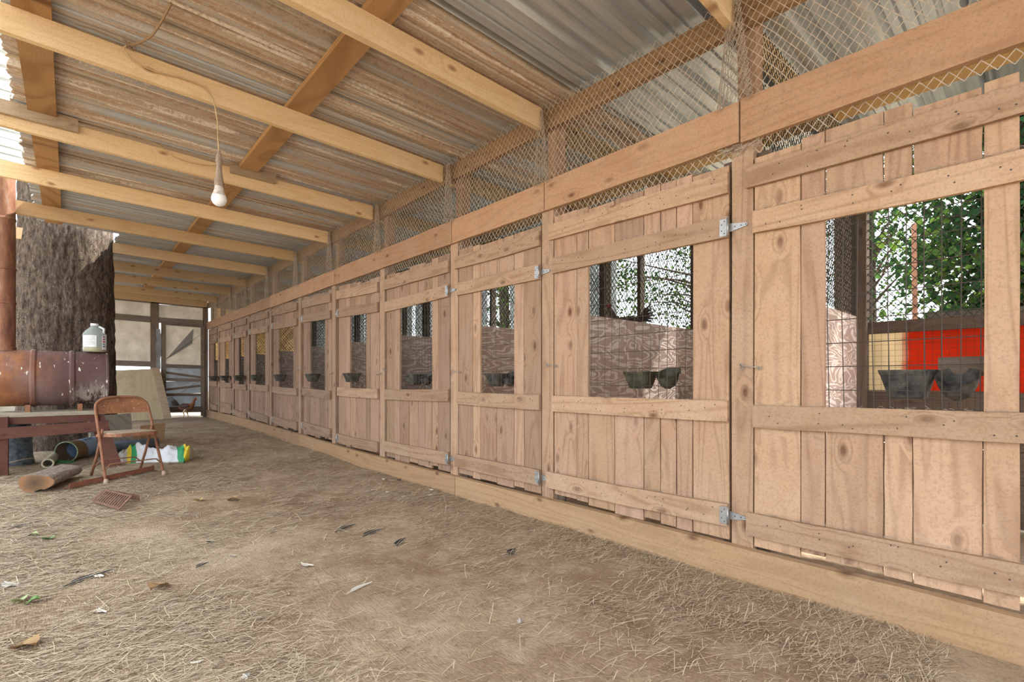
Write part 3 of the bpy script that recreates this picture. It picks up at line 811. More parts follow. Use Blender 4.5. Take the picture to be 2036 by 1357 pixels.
# leaning plywood sheet with batten
lp = empty('leaning_plywood', (12.9, -1.0, g0), label='pale plywood sheet with a batten edge leaning on the far end wall', cat='panel', kind='thing')
def leanpt(y, z, t=0): return (12.95+.40*min(1, z/1.25)+t, y-.16*(1.2-z)*1.0+.10, z+g0)
def quadslab(pts, t, name, mat, parent):
    vs = [Vector(p) for p in pts]; nrm = (vs[1]-vs[0]).cross(vs[3]-vs[0]).normalized()*t
    m = MB().add(vs+[p+nrm for p in vs], [(3, 2, 1, 0), (4, 5, 6, 7), (0, 1, 5, 4), (1, 2, 6, 5), (2, 3, 7, 6), (3, 0, 4, 7)])
    return m.build(name, mat, parent, loc=auto_loc(m))
quadslab([leanpt(.2, .0), leanpt(-1.55, .0), leanpt(-1.55, 1.12), leanpt(.2, 1.0)], .012, 'sheet', ply_m, lp)
quadslab([leanpt(-1.42, .02, -.03), leanpt(-1.56, .02, -.03), leanpt(-1.56, 1.13, -.03), leanpt(-1.42, 1.13, -.03)], .03, 'batten', grey_y, lp)

# ---------------------------------------------------------------- tree trunk through the roof
def barkmat():
    t = NT('bark'); c = t.coord(rnd=False)
    f = t.noise(t.vmath('MULTIPLY', c, (1, 1, .36)), 30, 6, .75); vz = t.noise(t.vmath('MULTIPLY', c, (1, 1, .5)), 60, 4, .7)
    col = t.ramp(f, [(.34, (.03, .022, .018)), (.5, (.115, .085, .066)), (.66, (.23, .18, .14))])
    p = t.noise(c, 2.4, 3); fl = t.ramp(t.noise(c, 85, 2, .5), [(.66, 0.), (.70, 1.)])
    col = t.mix(t.math('MULTIPLY', fl, t.ramp(p, [(.45, 0.), (.62, 1.)])), col, (.62, .60, .54))
    return t.done(t.bsdf(col, .95, nrm=t.bump(t.math('ADD', f, t.math('MULTIPLY', vz, .4)), 1.0, .03), spec=.2))
bark_m = barkmat()
def trunk(mb, cx, cy, z0, z1, r0, r1, lean=(0, 0), n=90, m_=60, amp=.035, flare=.0):
    rings = []
    for j in range(m_+1):
        t = j/m_; z = z0+(z1-z0)*t; ring = []
        for k in range(n):
            a = 2*math.pi*k/n
            rr = r0+(r1-r0)*t + flare*math.exp(-t*9)*(1+.5*math.sin(a*5+1))
            q = mnoise.noise(Vector((math.cos(a)*7.5, math.sin(a)*7.5, z*1.6)))
            q2 = mnoise.noise(Vector((math.cos(a)*20, math.sin(a)*20, z*4)))
            rr += amp*(-abs(q)*1.3+.3)+amp*.5*q2 + .03*math.sin(a*3+z)
            ring.append((cx+lean[0]*t+rr*math.cos(a), cy+lean[1]*t+rr*math.sin(a), z))
        rings.append(ring)
    mb.loft(rings)
m = MB(); trunk(m, 8.79, .04, 0, 4.6, .475, .46, (-.0, -.06), n=120, m_=110, flare=.06)
o = m.build('tree_trunk', bark_m, smooth=True, loc=(8.79, .03, 0)); tag(o, 'thick rough-barked tree trunk growing up through the roof behind the barrel', 'tree', kind='thing')

# ---------------------------------------------------------------- barrel stove, pipe, table
def barrelmat():
    t = NT('rusty_barrel_paint'); c = t.n('ShaderNodeTexCoord').outputs['Object']; sx = t.n('ShaderNodeSeparateXYZ'); t.l(c, sx.inputs[0])
    n1 = t.noise(c, 5, 6, .7); st = t.noise(t.vmath('MULTIPLY', c, (3, 26, 2.2)), 1, 4, .65)
    f = t.math('ADD', t.math('MULTIPLY', sx.outputs[1], .95), t.math('MULTIPLY_ADD', n1, 1.0, -.08))
    f = t.math('ADD', f, t.math('MULTIPLY_ADD', st, .5, -.25))
    col = t.ramp(f, [(.25, (.105, .055, .052)), (.45, (.15, .072, .055)), (.64, (.23, .095, .048)), (.92, (.36, .15, .055))])
    col = t.mix(t.ramp(t.noise(c, 2.2, 4), [(.5, 0.), (.7, .6)]), col, (.22, .17, .19))
    # bare pale paint low on the near end
    low = t.math('MULTIPLY', t.math('SUBTRACT', -.02, sx.outputs[2]), 5., clamp=True)
    end = t.math('MULTIPLY', t.math('SUBTRACT', -.05, sx.outputs[1]), 4., clamp=True)
    pp = t.math('MULTIPLY', t.math('MULTIPLY', low, end), t.ramp(t.noise(t.vmath('MULTIPLY', c, (6, 14, 5)), 1, 4, .7), [(.46, 0.), (.56, 1.)]))
    col = t.mix(pp, col, (.50, .47, .43))
    sp = t.ramp(t.noise(t.vmath('MULTIPLY', c, (20, 34, 8)), 1, 2, .5), [(.675, 0.), (.70, 1.)])
    col = t.mix(sp, col, (.7, .68, .62))
    return t.done(t.bsdf(col, .62, .15, nrm=t.bump(n1, .15, .01), spec=.4))
BX, BZ = 7.22, .975
barrel = empty('steel_barrel', (BX, .13, BZ-.295), label='rusty steel barrel lying on its side on the red timber table', cat='barrel', kind='thing')
m = MB(); r = .292
prof = [(r*.2, -.435), (r-.02, -.435), (r-.012, -.445), (r+.006, -.447), (r+.006, -.433), (r, -.425)]
for yb in (-.15, .15): prof += [(r, yb-.028), (r+.012, yb-.012), (r+.012, yb+.012), (r, yb+.028)]
prof += [(r, .425), (r+.006, .433), (r+.006, .447), (r-.012, .445), (r-.02, .435), (r*.2, .435)]
lathe(m, prof, (BX, .13, BZ), 'y', 64, True); barrel_m = barrelmat()
m.build('drum_shell', barrel_m, barrel, smooth=False, loc=(BX, .13, BZ))
m = MB(); lathe(m, [(.0285, 0), (.0285, .012)], (BX+.0, -.325, BZ+.18), 'y', 16, True); m.build('bung_cap', rustm, barrel)
m = MB(); m.tube([(BX-.03, -.29, BZ-.27), (BX-.06, -.30, BZ-.295), (BX-.02, -.33, BZ-.30)], .018, 8); m.build('lug', wire_m, barrel)
def pipemat():
    t = NT('rusty_stovepipe'); c = t.n('ShaderNodeTexCoord').outputs['Object']
    n1 = t.noise(t.vmath('MULTIPLY', c, (1, 1, .25)), 16, 5, .7); sx = t.n('ShaderNodeSeparateXYZ'); t.l(c, sx.inputs[0])
    col = t.ramp(n1, [(.3, (.13, .055, .038)), (.5, (.22, .10, .058)), (.60, (.27, .14, .085)), (.70, (.22, .23, .20))])
    return t.done(t.bsdf(col, .6, .3, nrm=t.bump(n1, .1, .01)))
m = MB(); pr = []
for z in (1.25, 1.29, 1.295, 1.73, 1.735, 1.755, 1.76, 2.08, 2.085, 2.10, 2.105, 2.58, 2.6, 2.62, 3.45):
    pr.append((.092 if z in (1.25, 1.29, 1.735, 1.755, 2.085, 2.10, 2.6) else .086, z))
lathe(m, pr, (7.2, .50, 0), 'z', 32, True)
o = m.build('stove_pipe', pipemat(), smooth=False, loc=(7.2, .5, 2)); tag(o, 'rusty vertical stove pipe rising from the barrel at the left edge', 'pipe', kind='thing')
tb = empty('timber_table', (7.05, .2, 0), label='red stained timber table with slanted leg carrying the rusty barrel', cat='table', kind='thing')
for k in range(3):
    x = 6.86+.21*k
    m = MB().plank((x, .85, .61), (x, -.28+.02*k, .61), (.20, 0, 0), (0, 0, .035), n=4); m.build('top_board', plank_grey_y, tb, loc=auto_loc(m))
m = MB().plank((6.75, .85, .56), (6.75, -.22, .555), (.04, 0, 0), (0, 0, .065), n=4); m.build('apron', red_y, tb, loc=auto_loc(m))
m = MB().plank((6.67, .85, .435), (6.67, -.30, .475), (.04, 0, 0), (0, 0, .105), n=4); m.build('long_rail', red_y, tb, loc=auto_loc(m))
m = MB().plank((7.32, .85, .55), (7.32, -.22, .55), (.04, 0, 0), (0, 0, .08), n=4); m.build('apron', red_y, tb, loc=auto_loc(m))
for (p, q) in (((6.80, -.20, .60), (6.62, -.36, 0)), ((7.2, -.26, .60), (7.5, -.3, 0)), ((7.2, .62, .60), (7.5, .62, 0))):
    a = Vector(p); b = Vector(q); m = MB().plank(a, b, (0, .125, -.03) if a.x < 7 else (.10, 0, .02), (.04, 0, 0) if a.x < 7 else (0, .04, 0), n=3); m.build('leg', red_z, tb, loc=auto_loc(m))
m = MB().plank((6.72, .475, .60), (6.72, .475, 0), (.10, 0, 0), (0, .075, 0), n=3); m.build('leg', red_z, tb, loc=auto_loc(m))
m = MB().box((7.0, -.1, .627), (7.12, -.06, .70)); m.box((7.0, .3, .627), (7.12, .34, .70)); m.build('chock', rustm, tb)
# jug
jug = empty('plastic_jug', (7.19, -.205, BZ+.292), label='clear plastic gallon jug with yellow liquid standing on the rusty barrel', cat='jug', kind='thing')
JC = (7.19, -.205, BZ+.288)
def jugmat():
    t = NT('clear_jug_plastic')
    g = t.n('ShaderNodeBsdfTransparent'); g.inputs[0].default_value = (.90, .95, .95, 1)
    d = t.bsdf((.55, .62, .62), .25, spec=.5)
    m_ = t.n('ShaderNodeMixShader'); m_.inputs[0].default_value = .38; t.l(g.outputs[0], m_.inputs[1]); t.l(d, m_.inputs[2]); return t.done(m_.outputs[0])
m = MB(); lathe(m, [(.001, 0), (.088, 0), (.102, .012), (.104, .05), (.100, .06), (.104, .075), (.104, .19), (.102, .205), (.085, .235), (.06, .262), (.038, .282), (.032, .295), (.032, .302)], JC, 'z', 28)
m.build('bottle', jugmat(), jug, smooth=True)
m = MB(); lathe(m, [(.001, .004), (.086, .004), (.098, .014), (.100, .052), (.001, .052)], JC, 'z', 28); m.build('liquid', simple('yellow_liquid', (.58, .42, .10), .3), jug, smooth=True)
m = MB(); lathe(m, [(.036, .298), (.036, .322), (.001, .322)], JC, 'z', 20); m.build('cap', simple('white_cap', (.75, .77, .78), .5), jug, smooth=True)
m = MB().tube([(JC[0]-.075, JC[1]-.075, JC[2]+.21), (JC[0]-.078, JC[1]-.078, JC[2]+.26), (JC[0]-.04, JC[1]-.04, JC[2]+.285)], .012, 8); m.build('handle', simple('jug_handle', (.6, .66, .66), .4), jug, smooth=True)
def arcpatch(c, r, a0, a1, z0, z1, n=10):
    m = MB(); vs = []
    for k in range(n+1):
        a = a0+(a1-a0)*k/n; vs += [(c[0]+r*math.cos(a), c[1]+r*math.sin(a), c[2]+z0), (c[0]+r*math.cos(a), c[1]+r*math.sin(a), c[2]+z1)]
    nv = len(vs)
    for k in range(n+1):
        a = a0+(a1-a0)*k/n; vs += [(c[0]+(r-.0008)*math.cos(a), c[1]+(r-.0008)*math.sin(a), c[2]+z0), (c[0]+(r-.0008)*math.cos(a), c[1]+(r-.0008)*math.sin(a), c[2]+z1)]
    return m.add(vs, [(2*k, 2*k+2, 2*k+3, 2*k+1) for k in range(n)]+[(nv+2*k+1, nv+2*k+3, nv+2*k+2, nv+2*k) for k in range(n)])
AC = math.atan2(-JC[1], -JC[0])  # towards the aisle
lb = arcpatch(JC, .1055, AC-1.15, AC+.15, .055, .185).build('paper_label', simple('white_label', (.78, .80, .82), .6), jug)
ink = simple('grey_ink', (.35, .38, .42), .7)
for k in range(7): arcpatch(JC, .1062, AC-1.0, AC+.02-.2*(k == 3), .17-.014*k, .174-.014*k, 6).build('print_line', ink, lb)
lb2 = arcpatch(JC, .1055, AC+.62, AC+1.15, .03, .19).build('side_label', simple('side_label_white', (.78, .80, .82), .6), jug)
for k, cc in enumerate(((.30, .06, .20), (.25, .1, .25), (.55, .02, .1), (.1, .4, .42), (.1, .2, .4))):
    arcpatch(JC, .1062, AC+.72, AC+1.0, .165-.027*k, .18-.027*k, 4).build('print_mark', simple('ink_%d' % k, cc, .6), lb2)

# ---------------------------------------------------------------- light bulb on cord
bl = empty('hanging_light_bulb', (3.5, -.69, 2.05), label='white light bulb hanging from a dusty cord below the rafters', cat='light bulb', kind='thing')
bc = (3.49, -.69)
def lath2(prof, name, mat, parent, n=24):
    m = MB(); lathe(m, prof, (bc[0], bc[1], 0), 'z', n); return m.build(name, mat, parent, smooth=True)
lath2([(.001, 2.035), (.018, 2.038), (.033, 2.05), (.042, 2.068), (.0435, 2.083), (.040, 2.10)], 'globe', simple('frosted_bulb', (.85, .87, .88), .25, spec=.6), bl)
lath2([(.040, 2.10), (.033, 2.118), (.027, 2.135), (.023, 2.16)], 'collar', simple('speckled_white_plastic', (.72, .69, .64), .5, col2=(.45, .38, .3), scale=60), bl)
sockm = simple('dusty_socket', (.40, .31, .24), .95, col2=(.28, .21, .16), scale=60, bump=.8)
lath2([(.022, 2.155), (.027, 2.165), (.024, 2.20), (.018, 2.24), (.014, 2.29), (.020, 2.315), (.016, 2.345), (.008, 2.38)], 'socket', sockm, bl, 14)
cordm = simple('tan_electric_cord', (.55, .40, .20), .7, col2=(.40, .29, .17), scale=10)
def spl(pts, n=6):
    out = []; P = [Vector(p) for p in pts]
    for i in range(len(P)-1):
        p0 = P[max(i-1, 0)]; p1 = P[i]; p2 = P[i+1]; p3 = P[min(i+2, len(P)-1)]
        for k in range(n):
            t = k/n; out.append(.5*((2*p1)+(p2-p0)*t+(2*p0-5*p1+4*p2-p3)*t*t+(3*p1-p0-3*p2+p3)*t**3))
    out.append(P[-1]); return out
X1 = 3.50
m = MB().tube(spl([(X1-.01, -.69, 2.37), (X1, -.685, 2.48), (X1, -.682, 2.571), (X1, -.663, 2.679), (X1+.01, -.63, 2.745), (X1+.01, -.609, 2.762), (X1+.01, -.5, 2.765), (X1+.01, -.371, 2.75), (X1+.01, -.278, 2.768), (X1, -.225, 2.81), (X1, -.25, 2.845)]), .0042, 6)
m.build('cord', cordm, bl, smooth=True)
m = MB().tube(spl([(X1-.0, -.25, 2.845), (3.45, -.29, 2.85), (3.3, -.33, 2.83), (3.15, -.36, 2.845), (3.0, -.38, 2.86)]), .006, 6); m.build('feed_cord', simple('brown_cord', (.30, .20, .12), .8), bl, smooth=True)
m = MB()
for k in range(7): m.tube([(X1+R(-.012, .012), -.25+R(-.02, .02), 2.84+R(-.02, .02)), (X1+R(-.02, .02), -.25+R(-.03, .03), 2.84+R(-.03, .03))], .004, 5)
m.tube([(X1+.01, -.24, 2.85), (X1+.01, -.10, 2.865), (X1+.02, -.02, 2.86)], .003, 5)
m.build('splice', simple('old_tape', (.26, .18, .11), .8), bl)
m = MB().tube(spl([(4.83, .02, 2.87), (4.8, -.32, 2.86), (4.8, -.509, 2.835), (4.8, -.642, 2.768), (4.8, -.818, 2.76), (4.8, -.966, 2.80), (4.81, -1.1, 2.865)], 5), .0035, 5)
o = m.build('yellow_cable', cordm, smooth=True, loc=(4.8, -.6, 2.8)); tag(o, 'thin yellow cable sagging along the rafter behind the bulb', 'cable', kind='thing')
m = MB().tube(spl([(4.86, -1.45, 2.855), (5.1, -1.684, 2.86), (5.15, -1.877, 2.80), (5.12, -2.134, 2.82), (5.1, -2.40, 2.80)], 5), .0035, 5)
o = m.build('yellow_cable', cordm, smooth=True, loc=(5, -1.9, 2.8)); tag(o, 'thin yellow cable running from the grey block to the netted header', 'cable', kind='thing')

# ---------------------------------------------------------------- folding chair
ch = empty('folding_chair', (5.95, -.40, 0), label='rusty steel folding chair standing by the barrel table', cat='chair', kind='thing')
fw = Vector((-.95, -.32, 0)).normalized(); sd_ = Vector((-fw.y, fw.x, 0))  # sd_: chair's left when facing fw
sd_ = Vector((.32, -.95, 0)).normalized()
CO = Vector((5.98, -.40, 0))
def cp(f_, s_, z): 
    p = CO+fw*f_+sd_*s_; return Vector((p.x, p.y, z))
zf = [gz(*cp(.2, s_, 0).xy) for s_ in (-.23, .23)]
m = MB()
pts = [cp(.20, -.235, zf[0]-.005), cp(.04, -.222, .43), cp(-.06, -.215, .68), cp(-.085, -.19, .745), cp(-.095, -.13, .782), cp(-.10, 0, .792), cp(-.095, .13, .782), cp(-.085, .19, .745), cp(-.06, .215, .68), cp(.04, .222, .43), cp(.20, .235, zf[1]-.005)]
m.tube(spl(pts, 4), .0125, 10); m.build('back_frame', rustchair, ch, smooth=True)
m = MB(); vs = []; fs = []
cols = 14
for k in range(cols+1):
    u = -1+2*k/cols; s_ = u*.205; cur = -.02*(1-u*u)
    ztop = .785-.055*abs(u)**3.2; zbot = .635-.0*u
    for (dz, dy) in ((zbot, 0), ((zbot+ztop)/2, -.012), (ztop, -.02)):
        f_ = -.06-(dz-.68)*.25+cur; vs.append(cp(f_, s_, dz))
nv = len(vs); vs += [v+Vector((.0025*fw.x*-1, .0025*fw.y*-1, 0)) for v in vs]
for k in range(cols):
    for j in range(2):
        a = k*3+j; fs += [(a, a+1, a+4, a+3), (nv+a+3, nv+a+4, nv+a+1, nv+a)]
m.add(vs, fs); 
def chairback():
    t = NT('speckled_rusty_back'); c = t.coord(); n1 = t.noise(c, 9, 5, .7)
    col = t.ramp(n1, [(.35, (.21, .10, .062)), (.6, (.36, .16, .075))]); s_ = t.ramp(t.noise(c, 70, 2, .5), [(.66, 0.), (.70, .8)])
    return t.done(t.bsdf(t.mix(s_, col, (.6, .55, .45)), .7, .15, nrm=t.bump(n1, .1, .01)))
m.build('backrest', chairback(), ch, smooth=True)
m = MB()
rear = lambda s_: [cp(.045, s_*1.09, .50), cp(-.08, s_*1.08, .24), cp(-.20, s_*1.08, gz(*cp(-.22, s_, 0).xy)-.004)]
for s_ in (-.185, .185):
    m = MB().tube(rear(s_), .011, 8); m.build('rear_leg', rustchair, ch, smooth=True)
m = MB(); ring0 = []; ring1 = []
for (f_, s_) in ((.22, -.17), (.24, -.13), (.245, 0), (.24, .13), (.22, .17), (.15, .195), (-.10, .20), (-.14, .17), (-.14, -.17), (-.10, -.20), (.15, -.195)):
    ring0.append(cp(f_, s_, .437-.01*(f_ < 0))); ring1.append(cp(f_*.98, s_*.98, .462-.018*(f_ < 0)))
m.loft([[p-Vector((0, 0, .004)) for p in ring0], ring0, ring1], True, True)
m.build('seat', rustchair, ch)
m = MB(); c0 = [cp(f_, s_, .466+.004*math.sin(f_*40+s_*30)) for (f_, s_) in ((.215, -.16), (.225, 0), (.215, .16), (.0, .18), (-.13, .16), (-.13, -.16), (.0, -.18))]
m.loft([[p-Vector((0, 0, .012)) for p in c0], c0]); m.build('dirt_crust', simple('seat_dirt', (.42, .34, .25), .95, col2=(.30, .23, .16), scale=30, bump=.8), ch)
for (fa, za, sw) in ((.155, .135, .228), (-.155, .135, .185)):
    pts = [cp(fa, -sw, za), cp(fa, -sw+.03, za+.035), cp(fa, -sw+.07, za+.05), cp(fa, sw-.07, za+.05), cp(fa, sw-.03, za+.035), cp(fa, sw, za)]
    m = MB().tube(spl(pts, 3), .006, 7); m.build('cross_bar', rustchair, ch, smooth=True)
for k in (0, 1):
    p = pts and cp(.20, (-.235, .235)[k], zf[k]); m = MB(); lathe(m, [(.018, -.005), (.020, .02), (.013, .045)], p, 'z', 12, True); m.build('foot_cap', grey_y if False else simple('worn_foot', (.45, .33, .26), .8), ch, smooth=True)

# ---------------------------------------------------------------- clutter around the table
# black drum (tub)
def G(x, y, dz=0): return Vector((x, y, gz(x, y)+dz))
tub = empty('plastic_drum', (7.42, .46, 0), label='upright blue-black plastic drum under the table at the left edge', cat='drum', kind='thing')
m = MB(); lathe(m, [(.001, 0), (.17, 0), (.18, .02), (.165, .10), (.15, .42), (.14, .44), (.001, .44)], (7.42, .46, gz(7.42, .46)-.01), 'z', 28)
m.build('shell', simple('blue_black_plastic', (.035, .05, .065), .5, col2=(.13, .16, .18), scale=25), tub, smooth=True)
m = MB().tube([(7.42+.172*math.cos(t*.2), .46+.172*math.sin(t*.2), .10+.02*math.sin(t*.4)) for t in range(32)], .006, 5); m.build('rope', twine_m, tub, smooth=True)
# log
lg = empty('cut_log', (5.85, .1, 0), label='short cut log lying on the straw, pale sawn end towards the camera', cat='log', kind='thing')
a = Vector((5.62, .21, gz(5.62, .21)+.078)); b = Vector((6.16, .02, gz(6.18, 0)+.072)); d = (b-a).normalized(); u = Vector((0, 0, 1)); u = (u-d*u.dot(d)).normalized(); v = d.cross(u)
rings = []
for j in range(15):
    t = j/14; c = a.lerp(b, t); ring = []
    for k in range(40):
        an = 2*math.pi*k/40; rr = .108+.010*math.cos(2*an)+.010*math.sin(3*an+1)+.007*mnoise.noise(Vector((math.cos(an)*6, math.sin(an)*6, t*5)))
        if abs(an-5.0) < .3: rr -= .02
        ring.append(c+(u*math.sin(an)*.74+v*math.cos(an)*.98)*rr*(1-.1*t))
    rings.append(ring)
greybark = simple('grey_log_bark', (.17, .13, .105), .95, col2=(.33, .275, .23), scale=38, bump=1.0)
m = MB().loft(rings); m.build('bark', greybark, lg, loc=(5.9, .1, .1))
def endgrain():
    t = NT('sawn_end'); c = t.n('ShaderNodeTexCoord').outputs['Object']
    ln = t.n('ShaderNodeVectorMath', operation='LENGTH'); t.l(c, ln.inputs[0]); q = t.math('ADD', ln.outputs['Value'], t.math('MULTIPLY', t.noise(c, 9, 3), .05))
    rg = t.math('MULTIPLY_ADD', t.math('SINE', t.math('MULTIPLY', q, 420.)), .5, .5)
    col = t.ramp(q, [(.03, (.10, .065, .04)), (.08, (.19, .115, .065)), (.12, (.33, .17, .085))])
    return t.done(t.bsdf(t.mix(t.math('MULTIPLY', rg, .25), col, (.13, .07, .04)), .9))
m = MB(); r0 = [p-d*.004 for p in rings[0]]; r0 = [a-d*.004+(p-(a-d*.004))*.97 for p in r0]; m.loft([r0, [p+d*.003 for p in r0]])
m.build('sawn_end', endgrain(), lg, loc=a)
# white pvc tube
a = G(6.92, .17, .055); b = G(7.42, .13, .05)
m = MB(); n = 20
def ringat(c, d, r): 
    u = Vector((0, 0, 1)); u = (u-d*u.dot(d)).normalized(); v = d.cross(u); return [c+(u*math.sin(2*math.pi*k/n)+v*math.cos(2*math.pi*k/n))*r for k in range(n)]
d = (b-a).normalized(); m.loft([ringat(b, d, .045), ringat(a+d*.02, d, .045), ringat(a, d, .050), ringat(a, d, .036), ringat(a+d*.25, d, .036)], True, True)
o = m.build('pipe_offcut', simple('dirty_cream_plastic', (.50, .46, .34), .6, col2=(.38, .33, .23), scale=12), smooth=False, loc=a); tag(o, 'short dirty cream pipe offcut between the log and the blue bucket', 'pipe', kind='thing')
# blue bucket on its side
bk = empty('tipped_bucket', (7.45, -.08, 0), label='tipped blue bucket with a brown rim and green lid by the slanted table leg', cat='bucket', kind='thing')
a = G(7.34, .03, .105); b = G(7.85, -.30, .115); d = (b-a).normalized()
m = MB(); n = 32
def bucketmat():
    t = NT('blue_bucket_print'); c = t.n('ShaderNodeTexCoord').outputs['Object']
    sx = t.n('ShaderNodeSeparateXYZ'); t.l(c, sx.inputs[0]); nz = t.noise(c, 7, 3)
    dd = t.math('ADD', t.math('SUBTRACT', t.math('MULTIPLY', sx.outputs[0], d.x), t.math('MULTIPLY', sx.outputs[1], -d.y)), t.math('MULTIPLY_ADD', nz, .12, -.06))
    col = t.ramp(dd, [(.14, (.20, .135, .085)), (.17, (.20, .135, .085)), (.19, (.30, .42, .60)), (.6, (.22, .36, .58))])
    return t.done(t.bsdf(col, .55, nrm=t.bump(nz, .1)))
m.loft([ringat(b, d, .10), ringat(a+d*.02, d, .112), ringat(a, d, .116), ringat(a, d, .107), ringat(b-d*.01, d, .09), ringat(b-d*.015, d, .002)], True, True)
m.build('shell', bucketmat(), bk, smooth=False, loc=a)
gr = simple('green_plastic', (.06, .26, .09), .5, col2=(.03, .16, .06), scale=12)
m = MB().tube([a+(p-a)*1.0 for p in ringat(a, d, .112)]+[ringat(a, d, .112)[0]], .007, 6); m.build('rim', simple('pale_green_rim', (.28, .36, .22), .6), bk, smooth=True)
p0 = a-d*.10+Vector((0, 0, -.085)); sdv = d.cross(Vector((0, 0, 1))).normalized()
m = MB().plank(p0+sdv*-.09, p0+sdv*.13+Vector((0, 0, -.02)), d*.09, Vector((0, 0, .03)), n=3, jit=.003); m.build('green_lid', gr, bk)
m = MB().tube(spl([a+Vector((0, 0, .14)), a.lerp(b, .35)+Vector((0, 0, .165)), a.lerp(b, .8)+Vector((.02, 0, .16))]), .004, 5); m.build('bail_handle', wire_m, bk, smooth=True)
# lettering on the bucket
up = Vector((0, 0, 1)); nv_ = (Vector((-.80, .12, .55))); nv_ = (nv_-d*nv_.dot(d)).normalized(); tv_ = nv_.cross(d)
fc = bpy.data.curves.new('lettering', 'FONT'); fc.body = 'SNIMS'; fc.size = .062; fc.extrude = .0006; fc.align_x = 'LEFT'
from mathutils import Matrix
fc.materials.append(simple('navy_ink', (.03, .05, .09), .6)); ft = bpy.data.objects.new('lettering_curve', fc); fm = bpy.data.meshes.new_from_object(ft); bpy.data.objects.remove(ft)
fo = bpy.data.objects.new('lettering', fm); COL.objects.link(fo); fo.parent = bk
M = Matrix((d, tv_, nv_)).transposed().to_4x4(); M.translation = (a+d*.20+nv_*.114-tv_*.01)-origin_of(bk); fo.matrix_local = M
# iron angle bar
m = MB(); a = G(5.63, .02, .012); b = G(6.15, -.62, .012); d = (b-a).normalized(); sv = d.cross(Vector((0, 0, 1)))
m.plank(a, b, sv*.05, (0, 0, .005), n=4, jit=.001); m.plank(a+sv*.025+Vector((0, 0, .022)), b+sv*.025+Vector((0, 0, .022)), Vector((0, 0, .045)), sv*.005, n=4, jit=.001)
o = m.build('angle_iron', simple('red_rusty_iron', (.30, .12, .075), .85, .1, col2=(.20, .09, .06), scale=12), loc=a); tag(o, 'rusty angle iron bar lying under the folding chair', 'metal bar', kind='thing')
# rake head
rk = empty('rusty_rake_head', (4.75, -.30, 0), label='rusty slotted metal grate head lying on the dirt in front of the chair', cat='rake head', kind='thing')
rkm = simple('rake_rust', (.25, .13, .09), .8, .2, col2=(.16, .085, .06), scale=20)
QA, QB, QC, QD = [Vector((x, y, gz(x, y)+dz)) for x, y, dz in ((5.0, -.13, .03), (5.20, -.205, .06), (4.72, -.35, .07), (4.55, -.27, .02))]
for p, q in ((QA, QD), (QB, QC)):
    m = MB().plank(p, q, (QB-QA).normalized()*.022, (0, 0, .006), n=3, jit=.0005); m.build('side_bar', rkm, rk)
dd_ = (QD-QA).normalized()
for k in range(13):
    t_ = (k+.5)/13; p = QA.lerp(QD, t_); q = QB.lerp(QC, t_); m = MB().plank(p, q, dd_*.016, (0, 0, .004), n=1, jit=0); m.build('slat', rkm, rk)
m = MB().plank(QD-dd_*.012, QC-dd_*.012, dd_*.03, (0, 0, .006), n=2, jit=0); m.build('end_bar', rkm, rk)
m = MB().plank(QA+dd_*.0, QB+dd_*.0, dd_*.02, (0, 0, .006), n=2, jit=0); m.build('end_bar', rkm, rk)
m = MB().plank(QB+Vector((.02, -.01, -.02)), QC+Vector((.02, -.05, -.02)), Vector((.04, 0, -.05)), (QB-QA).normalized()*.005, n=3, jit=.0005); m.build('flange', rkm, rk)
# grey boards, blue thing, cardboard
m = MB(); a = G(8.05, -.40, -.02)
m.plank(a+Vector((0, -.0, 0)), a+Vector((.10, .02, .46)), (.08, -.42, .02), (.02, .02, 0), n=4)
o = m.build('grey_board', greyboard, loc=a); tag(o, 'weathered grey board standing behind the folding chair', 'board', kind='thing')
m = MB(); a = G(7.75, -.30, .07); m.tube([a, a+Vector((.1, -.55, 0))], .07, 16)
o = m.build('blue_pipe', simple('slate_blue_plastic', (.07, .10, .14), .5, col2=(.12, .14, .17), scale=12), smooth=True, loc=a); tag(o, 'dark slate-blue plastic pipe lying behind the chair legs', 'pipe', kind='thing')
cb = simple('brown_cardboard', (.36, .24, .14), .9)
bxr = empty('cardboard_box', (8.6, -.98, 0), label='flattened brown cardboard box behind the feed bag', cat='box', kind='thing')
a = G(8.55, -.86, .0)
m = MB().plank(a, a+Vector((.06, -.02, .25)), (.1, -.30, .02), (.006, 0, .0), n=2); m.build('side_panel', cb, bxr)
m = MB().plank(a+Vector((-.1, .2, 0)), a+Vector((-.06, .2, .17)), (-.05, .15, .01), (.006, 0, 0), n=2); m.build('side_flap', cb, bxr)
# feed bag
def bagmat():
    t = NT('printed_feed_bag'); c = t.n('ShaderNodeTexCoord').outputs['Object']; sx = t.n('ShaderNodeSeparateXYZ'); t.l(c, sx.inputs[0])
    nz = t.noise(c, 5, 2); u = t.math('ADD', sx.outputs[1], t.math('MULTIPLY_ADD', nz, .06, -.03))
    nd = t.n('ShaderNodeValToRGB'); t.l(t.math('ADD', t.math('MULTIPLY', u, 1.55), .5), nd.inputs[0]); cr = nd.color_ramp; cr.interpolation = 'CONSTANT'
    st = [(0, (.62, .62, .55)), (.06, (.70, .55, .05)), (.15, (.03, .27, .11)), (.235, (.62, .65, .69)), (.79, (.03, .27, .11)), (.86, (.70, .55, .05)), (.915, (.45, .42, .40)), (.97, (.62, .62, .6))]
    while len(cr.elements) < len(st): cr.elements.new(.5)
    for e, (p, q) in zip(cr.elements, st): e.position = p; e.color = (*q, 1)
    return t.done(t.bsdf(nd.outputs[0], .45, nrm=t.bump(t.noise(c, 14, 4, .6, .5), .5, .02)))
bag = empty('feed_bag', (6.72, -.68, 0), label='crumpled white feed bag with green and yellow printed ends behind the chair', cat='bag', kind='thing')
